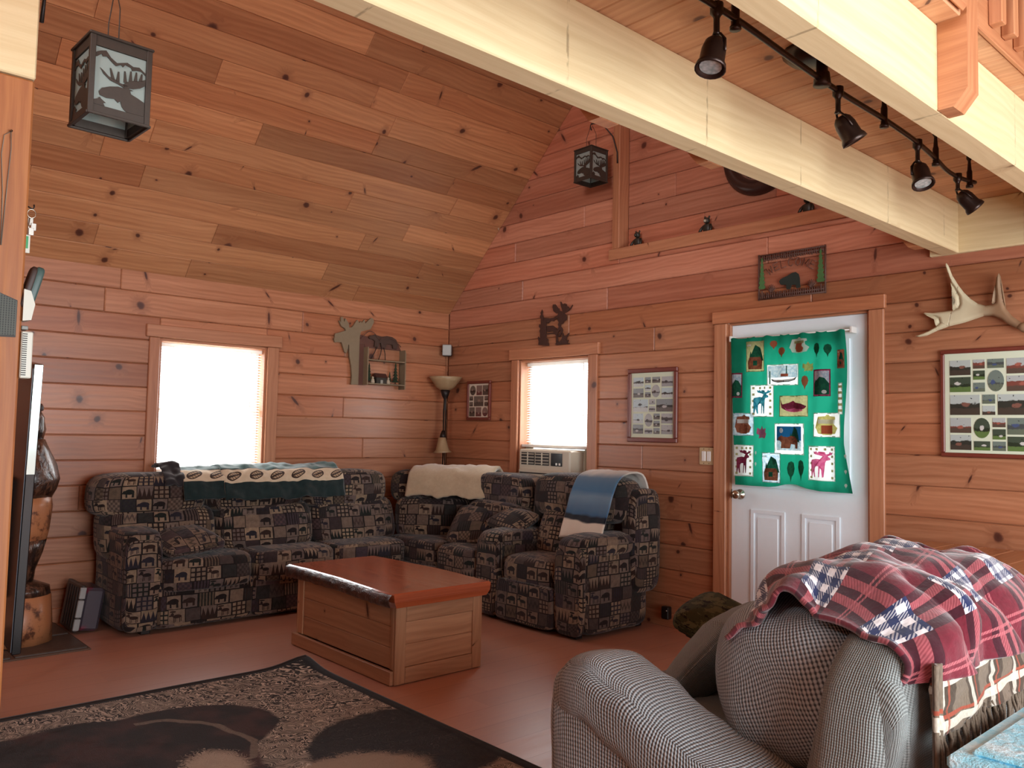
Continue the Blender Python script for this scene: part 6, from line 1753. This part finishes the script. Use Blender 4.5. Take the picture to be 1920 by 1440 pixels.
q = MB(); q.prism([(-0.034, 0.05), (0.034, 0.05), (0.0, 0.088)], -0.058, 0.058, 'yz'); q.build('roof', plain('cabin_roof', (70, 40, 32), 0.7), cabn)
q = MB(); q.box(-0.012, 0.012, -0.0295, -0.0275, 0.0, 0.03, 0); q.build('door', plain('cabin_door', (150, 150, 140), 0.6), cabn)
def model_tree(label, x, h, r):
    t = thing('model_pine', label, 'ornament', wl(x, -0.058, 0.0305), H)
    q = MB(); q.lathe([(0.0, 0.0), (0.018, 0.0), (0.018, 0.004), (0.006, 0.006), (0.005, 0.03), (0.0, 0.03)], 10); q.build('trunk', TWIG, t)
    q = MB(); n = 6
    for i in range(n):
        z = 0.02+(h-0.02)*i/n; rr = r*(1-i/n*0.82)
        q.lathe([(rr, z), (rr*0.82, z+0.004), (rr*0.18, z+(h-0.02)/n*1.25), (0.0, z+(h-0.02)/n*1.3)], 9, Matrix.Rotation(i*0.6, 4, 'Z'))
    q.build('needles', GRN, t)
model_tree('tall model pine at the left of the toy cabin on the moose shelf', 0.105, 0.165, 0.030)
model_tree('tall model pine at the right end of the moose shelf', 0.375, 0.185, 0.034)
model_tree('short model pine between the toy cabin and the tall right pine', 0.315, 0.105, 0.020)
CER = plain('cream_ceramic', (176, 164, 142), 0.5, var=0.05)
for lab, x in (('small cream figurine in front of the left model pine', 0.128), ('small cream figurine beside the short model pine', 0.285)):
    t = thing('figurine', lab, 'ornament', wl(x, -0.082, 0.0305), H)
    q = MB(); q.lathe([(0, 0), (0.016, 0.0), (0.018, 0.012), (0.012, 0.034), (0.005, 0.040), (0, 0.040)], 12); q.build('body', CER, t)
    q = MB(); q.lathe([(0, -0.010), (0.008, -0.006), (0.010, 0.0), (0.007, 0.008), (0, 0.010)], 10, TR((0, 0, 0.047))); q.build('head', CER, t)

# figurines on the gable ledge
DKR = plain('dark_resin', (44, 42, 34), 0.45, var=0.3, scale=90)
def ledge_bear(label, x, kind):
    t = thing('bear_figurine', label, 'figurine', (x, 0.05, 2.7125))
    q = MB(); q.cushion((0, 0, 0.034), (0.062, 0.05, 0.07), 2.6, 8); q.build('body', DKR, t, weld=True)
    q = MB(); q.cushion((0.0, -0.008, 0.088), (0.044, 0.042, 0.042), 2.4, 8); q.build('head', DKR, t, weld=True)
    for s in (-1, 1):
        q = MB(); q.cushion((s*0.017, -0.004, 0.112), (0.014, 0.010, 0.018), 2.4, 5); q.build('ear', DKR, t, weld=True)
        q = MB(); q.tube([(s*0.024, 0, 0.055), (s*0.040, -0.014, 0.034), (s*0.043, -0.030, 0.008)], [0.011, 0.010, 0.010], 8); q.build('leg', DKR, t)
    q = MB(); q.lathe([(0.012, 0), (0.009, 0.012), (0, 0.016)], 8, TR((0, -0.026, 0.083), rx=H)); q.build('muzzle', CER if kind else DKR, t)
ledge_bear('dark bear figurine at the left end of the gable ledge', 2.20, 0)
ledge_bear('dark sitting bear figurine with a pale muzzle on the ledge below the clock', 2.81, 1)
ledge_bear('dark figurine on the gable ledge just under the pale beam', 3.55, 0)

# small things
e = thing('hanging_ornament', 'small clear glass ornament looped on a hook at the roof edge', 'ornament', (0.70, -0.012, 3.13))
q = MB(); q.tube([(0.014*math.cos(2*PI*i/14), -0.01, 0.012+0.022*math.sin(2*PI*i/14)) for i in range(14)], 0.003, 6, closed=True); q.build('ring', CER, e)
q = MB(); q.tube([(0.0, -0.01, -0.012), (-0.006, -0.012, -0.03), (0.004, -0.010, -0.055)], [0.004, 0.006, 0.002], 6); q.build('drop', CER, e)
q = MB(); q.tube([(0.0, 0.012, 0.034), (0.0, -0.012, 0.034)], 0.0025, 6); q.build('hook', BLACKM, e)
e = thing('power_adapter', 'black power adapter box at the wall beside the recliner', 'adapter', (2.56, -0.018, 0.06))
q = MB(); q.box(-0.03, 0.03, -0.045, 0.0, 0.0, 0.085, 0.006); q.build('body', BLACKM, e)
q = MB(); q.lathe([(0, 0), (0.004, 0), (0.004, 0.002), (0, 0.003)], 8, TR((0.018, -0.045, 0.06), rx=H)); q.build('led', WHITE_VINYL, e)
